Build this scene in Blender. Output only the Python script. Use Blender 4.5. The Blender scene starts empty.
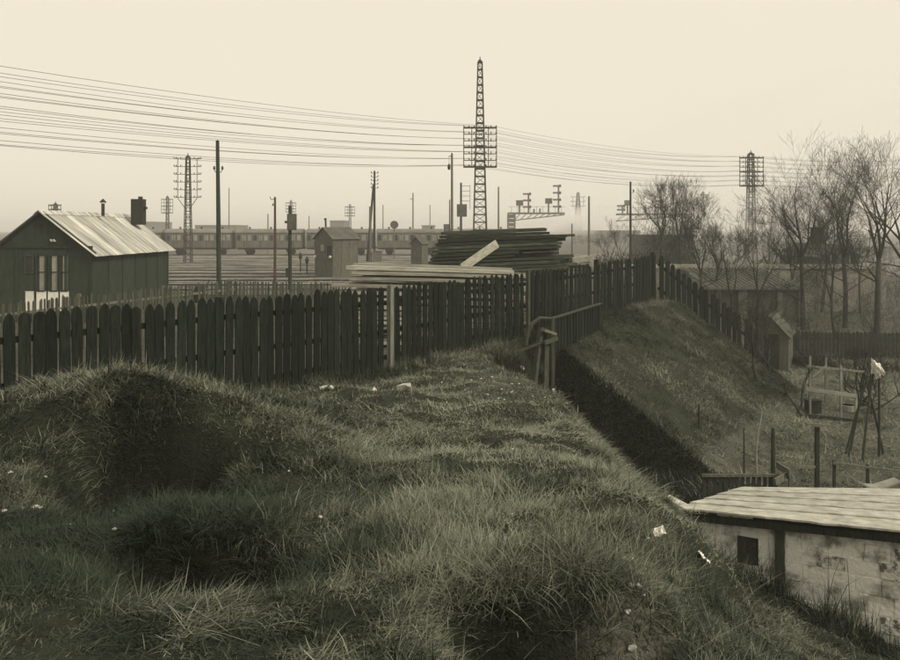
import bpy, math, random
import numpy as np
from mathutils import Vector, Matrix

# ------------------------------------------------------------------ camera, sky, sun, exposure
SC = bpy.context.scene
COL = SC.collection
F, HX, HY = 780.0, 450.0, 230.0          # focal length / principal column / horizon row of the 900 px photograph
cam = bpy.data.cameras.new("camera")
cam.sensor_width = 36.0
cam.lens = F / 900.0 * 36.0
cam.shift_y = -100.0 / 900.0
cam.clip_start = 0.05
cam.clip_end = 6000
camo = bpy.data.objects.new("camera", cam)
camo.rotation_euler = (math.radians(90), 0, 0)
COL.objects.link(camo)
SC.camera = camo

SUN_AZ, SUN_EL = math.radians(122), math.radians(38)     # azimuth clockwise from +Y: from the right, a little behind the camera
W = bpy.data.worlds.new("World")
SC.world = W
W.use_nodes = True
nt = W.node_tree
for n in list(nt.nodes):
    nt.nodes.remove(n)
out = nt.nodes.new("ShaderNodeOutputWorld")
bg = nt.nodes.new("ShaderNodeBackground")
sky = nt.nodes.new("ShaderNodeTexSky")
sky.sky_type = 'NISHITA'
sky.sun_disc = False
sky.sun_elevation = SUN_EL
sky.sun_rotation = SUN_AZ
sky.dust_density = 4.0
bw = nt.nodes.new("ShaderNodeRGBToBW")
flat = nt.nodes.new("ShaderNodeMix"); flat.data_type = 'FLOAT'
flat.inputs[0].default_value = 0.90                       # overcast: almost even
flat.inputs[3].default_value = 5.6
tint = nt.nodes.new("ShaderNodeMix"); tint.data_type = 'RGBA'; tint.blend_type = 'MULTIPLY'
tint.inputs[0].default_value = 1.0
tint.inputs[7].default_value = (1.0, 0.915, 0.745, 1)
comb = nt.nodes.new("ShaderNodeCombineColor")
nt.links.new(sky.outputs[0], bw.inputs[0])
nt.links.new(bw.outputs[0], flat.inputs[2])
wtc = nt.nodes.new("ShaderNodeTexCoord")
wnz = nt.nodes.new("ShaderNodeTexNoise"); wnz.inputs["Scale"].default_value = 1.6; wnz.inputs["Detail"].default_value = 3
wmr = nt.nodes.new("ShaderNodeMapRange"); wmr.inputs[3].default_value = 0.955; wmr.inputs[4].default_value = 1.045
cl_ = nt.nodes.new("ShaderNodeMath"); cl_.operation = 'MULTIPLY'
nt.links.new(wtc.outputs["Generated"], wnz.inputs["Vector"]); nt.links.new(wnz.outputs[0], wmr.inputs[0])
nt.links.new(flat.outputs[0], cl_.inputs[0]); nt.links.new(wmr.outputs[0], cl_.inputs[1])
for i in range(3):
    nt.links.new(cl_.outputs[0], comb.inputs[i])
nt.links.new(comb.outputs[0], tint.inputs[6])
nt.links.new(tint.outputs[2], bg.inputs[0])
bg.inputs[1].default_value = 0.1
nt.links.new(bg.outputs[0], out.inputs[0])

sun = bpy.data.lights.new("sun", 'SUN')
sun.energy = 1.5
sun.angle = math.radians(12)
sun.color = (1.0, 0.92, 0.75)
suno = bpy.data.objects.new("sun", sun)
sd = Vector((math.sin(SUN_AZ) * math.cos(SUN_EL), math.cos(SUN_AZ) * math.cos(SUN_EL), math.sin(SUN_EL)))
suno.rotation_euler = (-sd).to_track_quat('-Z', 'Y').to_euler()
suno.location = (30, -15, 40)
COL.objects.link(suno)

SC.view_settings.view_transform = 'Standard'
SC.view_settings.look = 'None'
SC.view_settings.exposure = 0.75
SC.view_settings.gamma = 1.0
SC.view_settings.use_curve_mapping = False
SC.render.engine = 'CYCLES'
SC.cycles.use_denoising = True
SC.cycles.max_bounces = 5
SC.cycles.diffuse_bounces = 3
SC.cycles.glossy_bounces = 2
SC.cycles.transparent_max_bounces = 8
SC.cycles.volume_bounces = 4

R = random.Random(7)
NP = np.random.default_rng(11)


def at(px, py, Y):
    """a photograph pixel and a distance in metres -> a point"""
    return Vector(((px - HX) / F * Y, Y, (HY - py) / F * Y))


# ------------------------------------------------------------------ value noise (numpy)
def _hash(ix, iy, seed):
    h = (ix * 374761393 + iy * 668265263 + seed * 1442695041) & 0xFFFFFFFF
    h = ((h ^ (h >> 13)) * 1274126177) & 0xFFFFFFFF
    h = (h ^ (h >> 16)) & 0xFFFFFF
    return h / float(0xFFFFFF)


def vnoise(x, y, seed=0):
    x = np.asarray(x, dtype=np.float64); y = np.asarray(y, dtype=np.float64)
    ix = np.floor(x).astype(np.int64); iy = np.floor(y).astype(np.int64)
    fx = x - ix; fy = y - iy
    fx = fx * fx * (3 - 2 * fx); fy = fy * fy * (3 - 2 * fy)
    a = _hash(ix, iy, seed); b = _hash(ix + 1, iy, seed)
    c = _hash(ix, iy + 1, seed); d = _hash(ix + 1, iy + 1, seed)
    return (a + (b - a) * fx) * (1 - fy) + (c + (d - c) * fx) * fy - 0.5


def fbm(x, y, seed=0, octv=3):
    r = 0; a = 1.0
    for i in range(octv):
        r = r + a * vnoise(np.asarray(x) * 2 ** i, np.asarray(y) * 2 ** i, seed + i * 17)
        a *= 0.5
    return r


def trapz(f, q, axis=1):
    return ((f[:, 1:] + f[:, :-1]) * 0.5 * (q[1:] - q[:-1])[None, :]).sum(1)


def sstep(a, b, x):
    t = np.clip((x - a) / (b - a), 0, 1)
    return t * t * (3 - 2 * t)


# ------------------------------------------------------------------ terrain
OX, OY = 2.06, 21.4                 # the fence line: origin at the pale post where the trench begins
DX, DY = 0.584, 0.812               # along the fence, away from the camera
NX, NY = 0.812, -0.584              # towards the garden
CX, CY = OX + DX * 9.7, OY + DY * 9.7
ZG = -5.9                           # garden level
ZY = -3.8                           # railway yard level


def st(x, y):
    return (x - OX) * DX + (y - OY) * DY, (x - OX) * NX + (y - OY) * NY


def fence_xy(s, t=0.0):
    return OX + DX * s + NX * t, OY + DY * s + NY * t


def zfence(s):
    return np.interp(s, [-30, -14, -6, 0, 9.7, 40], [-2.65, -2.75, -2.96, -2.92, -2.66, -2.8])


EDGE_Y = [-20, 0, 2.0, 3.0, 4.0, 5.0, 6.0, 8.0, 10.5, 13.0, 15.0, 16.5, 17.8, 19.2, 21]
EDGE_X = [0.3, 0.3, 0.45, 0.72, 1.0, 1.36, 1.5, 1.55, 1.58, 1.6, 1.52, 1.3, 0.9, 0.2, -1.5]


# undercut banks: centre x, half width, y of the little cliff, depth, run of the hollow in front
BANKS = [(-2.4, 0.58, 6.4, 1.1, 1.9), (-1.22, 0.42, 4.0, 0.55, 0.8), (0.45, 0.42, 3.22, 0.6, 1.2), (-2.75, 0.4, 5.3, 0.35, 0.8)]


def terrain(x, y, fine=True):
    x = np.asarray(x, dtype=np.float64); y = np.asarray(y, dtype=np.float64)
    s, t = st(x, y)
    e2 = (x - CX) * 0.95 - (y - CY) * 0.31
    dist = np.maximum(t, e2 - 0.2)
    zf = zfence(s)
    # the railway yard
    zyard = zf + (ZY - zf) * sstep(0.0, 6.5, -dist)
    # the far embankment slope
    k = 0.66 + 0.8 * sstep(11, 15, s)
    bench = np.where(s > 10.5, 0.2, 0.55)
    demb = np.maximum(dist - bench, 0)
    zemb = zf - k * demb + 0.05 * fbm(x * 0.9, y * 0.9, 5) * sstep(0, 1, demb)
    zemb = zemb - 2.0 * np.maximum(0.25 + 0.07 * fbm(x * 0.7, y * 0.7, 8) - s, 0)
    # the near mound
    plate = -1.25 - 0.1 * np.clip(y, -3, 18)
    plate = plate + 0.62 * np.exp(-((x + 3.5) / 1.75) ** 2 - ((y - 7.9) / 1.35) ** 2)
    plate = plate + 0.36 * np.exp(-((x + 2.45) / 1.0) ** 2 - ((y - 6.85) / 0.5) ** 2)
    plate = plate + 0.16 * np.exp(-((x + 3.0) / 0.7) ** 2 - ((y - 4.9) / 0.6) ** 2)
    for (xc, wx, yb, dep, run) in BANKS:
        yw = yb + 0.10 * fbm(x * 2.1 + xc, y * 0 + 3.3, 57) + 0.25 * ((x - xc) / wx) ** 2 * 0.3
        plate = plate - dep * np.exp(-((x - xc) / wx) ** 4) * sstep(yw - run, yw - 0.10, y) * (1 - sstep(yw - 0.07, yw + 0.09, y))
        plate = plate + 0.10 * np.exp(-((x - xc) / wx) ** 2 - ((y - yw - 0.3) / 0.25) ** 2)
    xe = np.interp(y, EDGE_Y, EDGE_X)
    de = (x - xe) + 0.30 * fbm(x * 0.9, y * 0.9, 21) + 0.12 * fbm(x * 3, y * 3, 22, 2)
    de = np.where(de > -0.35, np.where(de < 0.35, (de + 0.35) ** 2 / 1.4, de), 0)
    kk = np.interp(y, [0, 3.6, 5.0, 7.0, 20], [0.72, 0.95, 1.5, 1.75, 1.4])
    znear = plate - kk * np.maximum(de, 0)
    znear = np.where(s > 0.5, znear - 3.0 * (s - 0.5), znear)
    # fill against the shed
    berm = -4.35 - 0.36 * (x - 3.2)
    wl = (y - 11.0) - (x - 3.17) * (-1.2 / 2.27)
    berm = np.where((wl < 0.35) & (x < 9), berm - 6 * np.maximum(wl - 0.05, 0) - 0.55 * np.maximum(2.9 - x, 0), -20)
    zg = ZG + 0.05 * fbm(x * 0.8, y * 0.8, 31)
    rows = np.exp(-(((x - 7.2) / 2.0) ** 2 + ((y - 21.5) / 3.2) ** 2) ** 2)
    zg = zg + rows * (0.06 * np.sin((x * 0.35 + y) * 9.0) + 0.12 * fbm(x * 4, y * 4, 33))
    zgar = np.maximum(np.maximum(zemb, znear), np.maximum(berm, zg))
    # smooth the join at the toe
    h = np.where(dist <= 0, zyard, zyard + (zgar - zyard) * sstep(0.0, 1.1, dist))
    # near mound meets the fence
    nearz = sstep(-1.6, -3.5, s) * sstep(0.0, 3.0, t)
    h = np.where((t > 0) & (s < -1.6), zf + (zgar - zf) * np.maximum(sstep(0.0, 3.2, t), sstep(0.6, -0.6, s + 2.2) * 0), h)
    # broad land far off
    r = np.sqrt(x * x + y * y)
    far = sstep(60, 160, r)
    h = h * (1 - far) + far * (-4.3)
    h = h + 2.5 * sstep(350, 900, r) * (0.5 + fbm(x / 240, y / 240, 44))
    if fine:
        nr = 1 - 0.75 * sstep(14, 19, r) - 0.25 * sstep(19, 34, r)
        veg = sstep(-0.2, 0.8, t)
        h = h + nr * veg * (0.13 * fbm(x * 1.3, y * 1.3, 51) + 0.075 * fbm(x * 3.3, y * 3.3, 61, 2))
        h = h + (1 - veg) * (1 - far) * 0.05 * fbm(x * 0.6, y * 0.6, 71)
    return h


def tz(x, y):
    return float(terrain(np.array([x]), np.array([y]))[0])


# ------------------------------------------------------------------ materials
MATS = {}


def mat(name, c1, c2=None, scale=6.0, stretch=(1, 1, 1), rough=0.85, bump=0.3, rnd=0.15, detail=6.0, lo=0.35, hi=0.65, metal=0.0, spec=0.25, bscale=None, shift=37.0):
    if name in MATS:
        return MATS[name]
    m = bpy.data.materials.new(name)
    m.use_nodes = True
    t = m.node_tree
    b = t.nodes["Principled BSDF"]
    b.inputs["Roughness"].default_value = rough
    b.inputs["Metallic"].default_value = metal
    b.inputs["Specular IOR Level"].default_value = spec
    c2 = c2 or tuple(v * 0.6 for v in c1)
    tc = t.nodes.new("ShaderNodeTexCoord")
    oi = t.nodes.new("ShaderNodeObjectInfo")
    add = t.nodes.new("ShaderNodeVectorMath"); add.operation = 'ADD'
    mul = t.nodes.new("ShaderNodeMath"); mul.operation = 'MULTIPLY'; mul.inputs[1].default_value = shift
    t.links.new(oi.outputs["Random"], mul.inputs[0])
    t.links.new(tc.outputs["Object"], add.inputs[0])
    t.links.new(mul.outputs[0], add.inputs[1])
    mp = t.nodes.new("ShaderNodeMapping")
    mp.inputs["Scale"].default_value = stretch
    t.links.new(add.outputs[0], mp.inputs[0])
    nz = t.nodes.new("ShaderNodeTexNoise")
    nz.inputs["Scale"].default_value = scale
    nz.inputs["Detail"].default_value = detail
    nz.inputs["Roughness"].default_value = 0.62
    t.links.new(mp.outputs[0], nz.inputs["Vector"])
    rp = t.nodes.new("ShaderNodeValToRGB")
    rp.color_ramp.elements[0].position = lo
    rp.color_ramp.elements[1].position = hi
    rp.color_ramp.elements[0].color = (*c2, 1)
    rp.color_ramp.elements[1].color = (*c1, 1)
    t.links.new(nz.outputs[0], rp.inputs[0])
    hs = t.nodes.new("ShaderNodeHueSaturation")
    mr = t.nodes.new("ShaderNodeMapRange")
    mr.inputs[3].default_value = 1 - rnd
    mr.inputs[4].default_value = 1 + rnd
    t.links.new(oi.outputs["Random"], mr.inputs[0])
    t.links.new(mr.outputs[0], hs.inputs["Value"])
    t.links.new(rp.outputs[0], hs.inputs["Color"])
    t.links.new(hs.outputs[0], b.inputs["Base Color"])
    if bump:
        nb = t.nodes.new("ShaderNodeTexNoise")
        nb.inputs["Scale"].default_value = bscale or scale * 3
        nb.inputs["Detail"].default_value = 5
        t.links.new(mp.outputs[0], nb.inputs["Vector"])
        bp = t.nodes.new("ShaderNodeBump")
        bp.inputs["Strength"].default_value = bump
        bp.inputs["Distance"].default_value = 0.02
        t.links.new(nb.outputs[0], bp.inputs["Height"])
        t.links.new(bp.outputs[0], b.inputs["Normal"])
    MATS[name] = m
    return m


WS = (6, 6, 0.7)
M_PICKET = mat("tarred_picket", (0.015, 0.021, 0.0155), (0.005, 0.008, 0.006), 5, WS, 0.85, 0.5, 0.4, spec=0.12)
M_POSTPALE = mat("pale_post", (0.20, 0.205, 0.17), (0.11, 0.115, 0.09), 5, WS, 0.9, 0.4)
M_POSTDULL = mat("dull_post", (0.075, 0.08, 0.058), (0.035, 0.04, 0.028), 5, WS, 0.9, 0.4)
M_GREYWOOD = mat("grey_wood", (0.16, 0.16, 0.125), (0.08, 0.08, 0.06), 5, WS, 0.9, 0.4)
M_DARKWOOD = mat("dark_wood", (0.04, 0.047, 0.035), (0.014, 0.019, 0.014), 5, WS, 0.9, 0.4)
M_HUTGREEN = mat("hut_paint", (0.030, 0.043, 0.028), (0.018, 0.026, 0.018), 3, (2, 2, 0.6), 0.75, 0.25, 0.12)
M_ROOFTIN = mat("corrugated_tin", (0.60, 0.59, 0.54), (0.20, 0.20, 0.175), 2.2, (0.25, 2.6, 0.5), 0.6, 0.1, 0.28, spec=0.4)
M_PALEPLANK = mat("pale_plank", (0.40, 0.39, 0.33), (0.20, 0.20, 0.165), 2.5, (0.5, 6, 6), 0.9, 0.3, 0.3)
M_TARTIMBER = mat("dark_timber", (0.055, 0.066, 0.046), (0.016, 0.022, 0.015), 2.5, (0.5, 6, 6), 0.9, 0.4, 0.6)
M_STEEL = mat("tower_steel", (0.060, 0.060, 0.048), (0.03, 0.03, 0.025), 4, (1, 1, 1), 0.7, 0, 0.1)
M_INSUL = mat("insulator", (0.09, 0.09, 0.08), None, 4, (1, 1, 1), 0.4, 0, 0.1)
M_WIRE = mat("wire", (0.11, 0.105, 0.09), (0.08, 0.08, 0.07), 1, (1, 1, 1), 0.6, 0, 0.4)
M_TRAIN = mat("carriage_paint", (0.13, 0.13, 0.105), (0.085, 0.085, 0.07), 1, (1, 1, 0.5), 0.6, 0, 0.15)
M_TRAINROOF = mat("carriage_roof", (0.18, 0.18, 0.155), (0.12, 0.12, 0.10), 1, (1, 1, 1), 0.8, 0, 0.15)
M_GLASSDARK = mat("window_glass", (0.03, 0.03, 0.03), (0.018, 0.02, 0.018), 1, (1, 1, 1), 0.12, 0, 0.3, spec=0.5)
M_GLASSPALE = mat("dusty_glass", (0.30, 0.29, 0.24), (0.20, 0.195, 0.16), 2, (1, 1, 1), 0.25, 0, 0.15, spec=0.5)
M_WHITE = mat("white_paint", (0.74, 0.72, 0.66), (0.60, 0.58, 0.53), 4, (1, 1, 1), 0.8, 0.1, 0.05)
M_IRON = mat("dark_iron", (0.035, 0.035, 0.03), (0.02, 0.02, 0.017), 5, (1, 1, 1), 0.7, 0.1, 0.1)
M_RAIL = mat("rail_steel", (0.30, 0.29, 0.26), (0.07, 0.07, 0.06), 0.25, (1, 1, 1), 0.4, 0, 0.1, metal=0.0, spec=0.6)
M_SLEEPER = mat("sleeper", (0.045, 0.042, 0.034), (0.025, 0.024, 0.02), 2, (1, 1, 1), 0.9, 0, 0.1)
M_SHEDROOF = mat("shed_roof_felt", (0.50, 0.495, 0.44), (0.29, 0.285, 0.245), 5.0, (1, 1, 1), 0.9, 0.35, 0.10, bscale=30)
M_WHITEWASH = mat("whitewash", (0.86, 0.85, 0.78), (0.26, 0.26, 0.21), 3.2, (1, 1, 1), 0.95, 0.7, 0.05, bscale=22, lo=0.36, hi=0.52, shift=0.0)
M_BLOCK = mat("wall_block", (0.74, 0.73, 0.66), (0.14, 0.14, 0.115), 9.0, (1, 1, 1), 0.95, 0.9, 0.12, bscale=28, lo=0.40, hi=0.53, shift=0.0)
M_BARK = mat("bark", (0.040, 0.041, 0.033), (0.018, 0.02, 0.015), 6, (2, 2, 0.6), 0.9, 0.2, 0.2)
M_STONE = mat("stone", (0.60, 0.59, 0.53), (0.38, 0.37, 0.32), 7, (1, 1, 1), 0.9, 0.4, 0.2)
M_BRICKDARK = mat("sooty_brick", (0.045, 0.046, 0.038), (0.024, 0.025, 0.021), 2, (1, 1, 1), 0.9, 0.2, 0.1)
M_RENDER = mat("pale_render", (0.27, 0.26, 0.22), (0.18, 0.175, 0.15), 0.6, (1, 1, 1), 0.9, 0.1, 0.1)
M_RENDERDIM = mat("dull_render", (0.10, 0.10, 0.08), (0.07, 0.07, 0.055), 0.5, (1, 1, 1), 0.9, 0.1, 0.1)
M_ROOFGREY = mat("grey_roof", (0.11, 0.11, 0.095), (0.06, 0.06, 0.05), 1.2, (1, 1, 1), 0.85, 0.2, 0.1)
M_RIB = mat("pale_rib", (0.34, 0.335, 0.29), (0.2, 0.2, 0.17), 2, (1, 1, 1), 0.8, 0, 0.15)
M_SIGNALPALE = mat("signal_board", (0.11, 0.11, 0.095), (0.07, 0.07, 0.06), 2, (1, 1, 1), 0.7, 0, 0.1)
M_RUST = mat("rusty_pole", (0.10, 0.055, 0.04), (0.05, 0.035, 0.025), 4, (1, 1, 0.5), 0.8, 0, 0.1)


# ------------------------------------------------------------------ mesh builder
class MB:
    def __init__(self):
        self.v = []; self.f = []

    def add(self, vs, fs):
        o = len(self.v)
        self.v += [tuple(p) for p in vs]
        self.f += [tuple(i + o for i in q) for q in fs]

    def box(self, c, size, m=None):
        sx, sy, sz = (k / 2 for k in size)
        vs = [Vector((x, y, z)) for x in (-sx, sx) for y in (-sy, sy) for z in (-sz, sz)]
        if m is not None:
            vs = [m @ p for p in vs]
        c = Vector(c)
        self.add([p + c for p in vs], [(0, 1, 3, 2), (4, 6, 7, 5), (0, 4, 5, 1), (2, 3, 7, 6), (0, 2, 6, 4), (1, 5, 7, 3)])

    def bar(self, a, b, w, h, up=Vector((0, 0, 1))):
        a = Vector(a); b = Vector(b)
        d = (b - a)
        L = d.length
        d.normalize()
        if abs(d.dot(up)) > 0.98:
            up = Vector((0, 1, 0))
        x = d.cross(up).normalized(); z = x.cross(d).normalized()
        m = Matrix((x, d, z)).transposed()
        self.box((a + b) / 2, (w, L, h), m)

    def tube(self, pts, rad, n=6, cap=True):
        pts = [Vector(p) for p in pts]
        if not isinstance(rad, (list, tuple)):
            rad = [rad] * len(pts)
        base = len(self.v)
        prev = None
        for i, p in enumerate(pts):
            d = (pts[min(i + 1, len(pts) - 1)] - pts[max(i - 1, 0)])
            if d.length < 1e-9:
                d = Vector((0, 0, 1))
            d.normalize()
            if prev is None:
                u = Vector((0, 0, 1)) if abs(d.z) < 0.9 else Vector((1, 0, 0))
                x = d.cross(u).normalized()
            else:
                x = (prev - d * prev.dot(d))
                if x.length < 1e-6:
                    x = d.orthogonal()
                x.normalize()
            prev = x
            y = d.cross(x)
            for k in range(n):
                a = 2 * math.pi * k / n
                self.v.append(tuple(p + (x * math.cos(a) + y * math.sin(a)) * rad[i]))
        for i in range(len(pts) - 1):
            for k in range(n):
                a = base + i * n + k; b = base + i * n + (k + 1) % n
                self.f.append((a, b, b + n, a + n))
        if cap:
            self.f.append(tuple(base + k for k in reversed(range(n))))
            e = base + (len(pts) - 1) * n
            self.f.append(tuple(e + k for k in range(n)))

    def prism(self, poly, y0, y1):
        """poly of (x, z) extruded along y"""
        n = len(poly)
        vs = [(x, y0, z) for x, z in poly] + [(x, y1, z) for x, z in poly]
        fs = [tuple(range(n)), tuple(reversed(range(n, 2 * n)))]
        fs += [(i, i + n, (i + 1) % n + n, (i + 1) % n) for i in range(n)]
        self.add(vs, fs)

    def mesh(self, name, m, smooth=False):
        me = bpy.data.meshes.new(name)
        me.from_pydata(self.v, [], self.f)
        me.validate()
        bmesh_fix(me)
        if m is not None:
            me.materials.append(m)
        if smooth:
            me.polygons.foreach_set("use_smooth", [True] * len(me.polygons))
        me.update()
        return me

    def build(self, name, m, parent=None, smooth=False, loc=None):
        return link(name, self.mesh(name, m, smooth), parent, loc)


import bmesh


def bmesh_fix(me):
    b = bmesh.new()
    b.from_mesh(me)
    bmesh.ops.recalc_face_normals(b, faces=b.faces)
    b.to_mesh(me)
    b.free()


def link(name, me, parent=None, loc=None, rot=None):
    o = bpy.data.objects.new(name, me)
    COL.objects.link(o)
    if parent is not None:
        o.parent = parent
    if loc is not None:
        o.location = loc
    if rot is not None:
        o.rotation_euler = rot
    return o


def tag(o, label=None, cat=None, group=None, kind=None):
    if label: o["label"] = label
    if cat: o["category"] = cat
    if group: o["group"] = group
    if kind: o["kind"] = kind
    return o


def thing(name, loc, label, cat, group=None, rz=0.0):
    o = bpy.data.objects.new(name, None)
    o.empty_display_size = 0.2
    COL.objects.link(o)
    o.location = loc
    o.rotation_euler = (0, 0, rz)
    return tag(o, label, cat, group)


def copy_tree(o, parent=None):
    c = o.copy()
    COL.objects.link(c)
    c.parent = parent
    for ch in list(o.children):
        copy_tree(ch, c)
    return c


def np_mesh(name, V, faces_flat, starts, totals, m, colors=None):
    me = bpy.data.meshes.new(name)
    me.vertices.add(len(V))
    me.vertices.foreach_set("co", np.ascontiguousarray(V, dtype=np.float32).ravel())
    me.loops.add(len(faces_flat))
    me.loops.foreach_set("vertex_index", np.ascontiguousarray(faces_flat, dtype=np.int32))
    me.polygons.add(len(starts))
    me.polygons.foreach_set("loop_start", np.ascontiguousarray(starts, dtype=np.int32))
    me.polygons.foreach_set("loop_total", np.ascontiguousarray(totals, dtype=np.int32))
    me.update(calc_edges=True)
    if colors is not None:
        ca = me.color_attributes.new("tone", 'FLOAT_COLOR', 'POINT')
        ca.data.foreach_set("color", np.ascontiguousarray(colors, dtype=np.float32).ravel())
    me.materials.append(m)
    return me


# ------------------------------------------------------------------ ground sheet
def ground_material():
    m = bpy.data.materials.new("ground")
    m.use_nodes = True
    t = m.node_tree
    b = t.nodes["Principled BSDF"]
    b.inputs["Roughness"].default_value = 0.95
    b.inputs["Specular IOR Level"].default_value = 0.1
    at_ = t.nodes.new("ShaderNodeAttribute"); at_.attribute_name = "tone"
    tc = t.nodes.new("ShaderNodeTexCoord")

    def noise(sc, det=6):
        n = t.nodes.new("ShaderNodeTexNoise")
        n.inputs["Scale"].default_value = sc
        n.inputs["Detail"].default_value = det
        n.inputs["Roughness"].default_value = 0.65
        t.links.new(tc.outputs["Object"], n.inputs["Vector"])
        return n
    n1 = noise(1.7); n2 = noise(26.0, 8); n3 = noise(70.0, 4)
    mx = t.nodes.new("ShaderNodeMix"); mx.data_type = 'FLOAT'; mx.inputs[0].default_value = 0.5
    t.links.new(n1.outputs[0], mx.inputs[2]); t.links.new(n2.outputs[0], mx.inputs[3])
    mr = t.nodes.new("ShaderNodeMapRange")
    mr.inputs[1].default_value = 0.33; mr.inputs[2].default_value = 0.67
    mr.inputs[3].default_value = 0.25; mr.inputs[4].default_value = 1.75
    t.links.new(mx.outputs[0], mr.inputs[0])
    vm = t.nodes.new("ShaderNodeVectorMath"); vm.operation = 'SCALE'
    t.links.new(at_.outputs["Color"], vm.inputs[0]); t.links.new(mr.outputs[0], vm.inputs["Scale"])
    t.links.new(vm.outputs[0], b.inputs["Base Color"])
    ad = t.nodes.new("ShaderNodeMath"); ad.operation = 'ADD'
    t.links.new(n2.outputs[0], ad.inputs[0]); t.links.new(n3.outputs[0], ad.inputs[1])
    bp = t.nodes.new("ShaderNodeBump"); bp.inputs["Strength"].default_value = 0.9; bp.inputs["Distance"].default_value = 0.05
    t.links.new(ad.outputs[0], bp.inputs["Height"]); t.links.new(bp.outputs[0], b.inputs["Normal"])
    return m


def axis(parts):
    r = []
    for a, b, n in parts:
        r.append(np.linspace(a, b, n, endpoint=False))
    return np.concatenate(r + [[parts[-1][1]]])


gx = axis([(-1500, -300, 8), (-300, -60, 14), (-60, -16, 22), (-16, -8, 24), (-8, 8, 200), (8, 16, 50), (16, 40, 40), (40, 120, 16), (120, 400, 10), (400, 1500, 8)])
gy = axis([(-200, -10, 6), (-10, 1.5, 14), (1.5, 12, 135), (12, 34, 130), (34, 60, 36), (60, 160, 20), (160, 500, 12), (500, 2200, 8)])
GX, GY = np.meshgrid(gx, gy)
GZ = terrain(GX, GY)
nx, ny = len(gx), len(gy)
V = np.stack([GX.ravel(), GY.ravel(), GZ.ravel()], 1)
idx = np.arange(nx * ny).reshape(ny, nx)
quads = np.stack([idx[:-1, :-1], idx[:-1, 1:], idx[1:, 1:], idx[1:, :-1]], -1).reshape(-1, 4)
S_, T_ = st(V[:, 0], V[:, 1])
E2 = (V[:, 0] - CX) * 0.95 - (V[:, 1] - CY) * 0.31
DI = np.maximum(T_, E2)
soil = np.array([0.038, 0.044, 0.031]); ballast = np.array([0.105, 0.10, 0.082]); garden = np.array([0.105, 0.107, 0.086]); farland = np.array([0.07, 0.068, 0.055])
w_y = sstep(0.4, -1.0, DI)[:, None]
w_g = (sstep(ZG + 0.6, ZG + 0.1, V[:, 2]) * sstep(0.5, 2, DI))[:, None]
w_f = sstep(110, 260, np.hypot(V[:, 0], V[:, 1]))[:, None]
colr = soil * (1 - w_y) + ballast * w_y
colr = colr * (1 - w_g) + garden * w_g
colr = colr * (1 - w_f) + farland * w_f
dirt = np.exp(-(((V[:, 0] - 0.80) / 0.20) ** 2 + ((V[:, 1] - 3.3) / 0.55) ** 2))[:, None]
soil_shade = np.zeros(len(V))
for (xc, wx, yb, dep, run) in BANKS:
    soil_shade = np.maximum(soil_shade, sstep(1.05, 0.75, np.abs(V[:, 0] - xc) / wx) * sstep(yb - run * 0.6, yb - run * 0.4, V[:, 1]) * sstep(yb + 0.22, yb + 0.02, V[:, 1]))
trench_ = ((S_ < 0.3) & (S_ > -3.2) & (T_ > 0.8) & (V[:, 0] > np.interp(V[:, 1], EDGE_Y, EDGE_X) + 0.1) & (V[:, 1] > 14)).astype(float)  # trench bed and face, where shade is put into the ground colour
soil_shade = np.maximum(soil_shade, trench_)[:, None]
colr = colr + (np.array([0.018, 0.020, 0.0145]) - colr) * soil_shade          # bare soil of hollows and trench, painted darker as shade
path_ = np.exp(-(((V[:, 0] - (0.45 + 0.03 * V[:, 1])) / 0.7) ** 2))[:, None] * (sstep(9, 12, V[:, 1]) * sstep(18, 16, V[:, 1]))[:, None]
colr = colr + (np.array([0.17, 0.165, 0.135]) - colr) * np.clip(dirt + 0.35 * path_, 0, 1)
M_GROUND = ground_material()
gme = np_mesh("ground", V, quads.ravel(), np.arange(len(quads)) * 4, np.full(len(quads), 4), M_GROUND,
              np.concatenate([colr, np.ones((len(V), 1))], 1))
gme.polygons.foreach_set("use_smooth", np.ones(len(quads), dtype=bool))
tag(link("ground", gme), kind="structure")


# ------------------------------------------------------------------ grass
def leaf_material():
    m = bpy.data.materials.new("grass_blade")
    m.use_nodes = True
    t = m.node_tree
    b = t.nodes["Principled BSDF"]
    a = t.nodes.new("ShaderNodeAttribute"); a.attribute_name = "tone"
    t.links.new(a.outputs["Color"], b.inputs["Base Color"])
    b.inputs["Roughness"].default_value = 0.7
    b.inputs["Specular IOR Level"].default_value = 0.2
    return m


M_GRASS = leaf_material()


NBLADES = [0]


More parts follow.
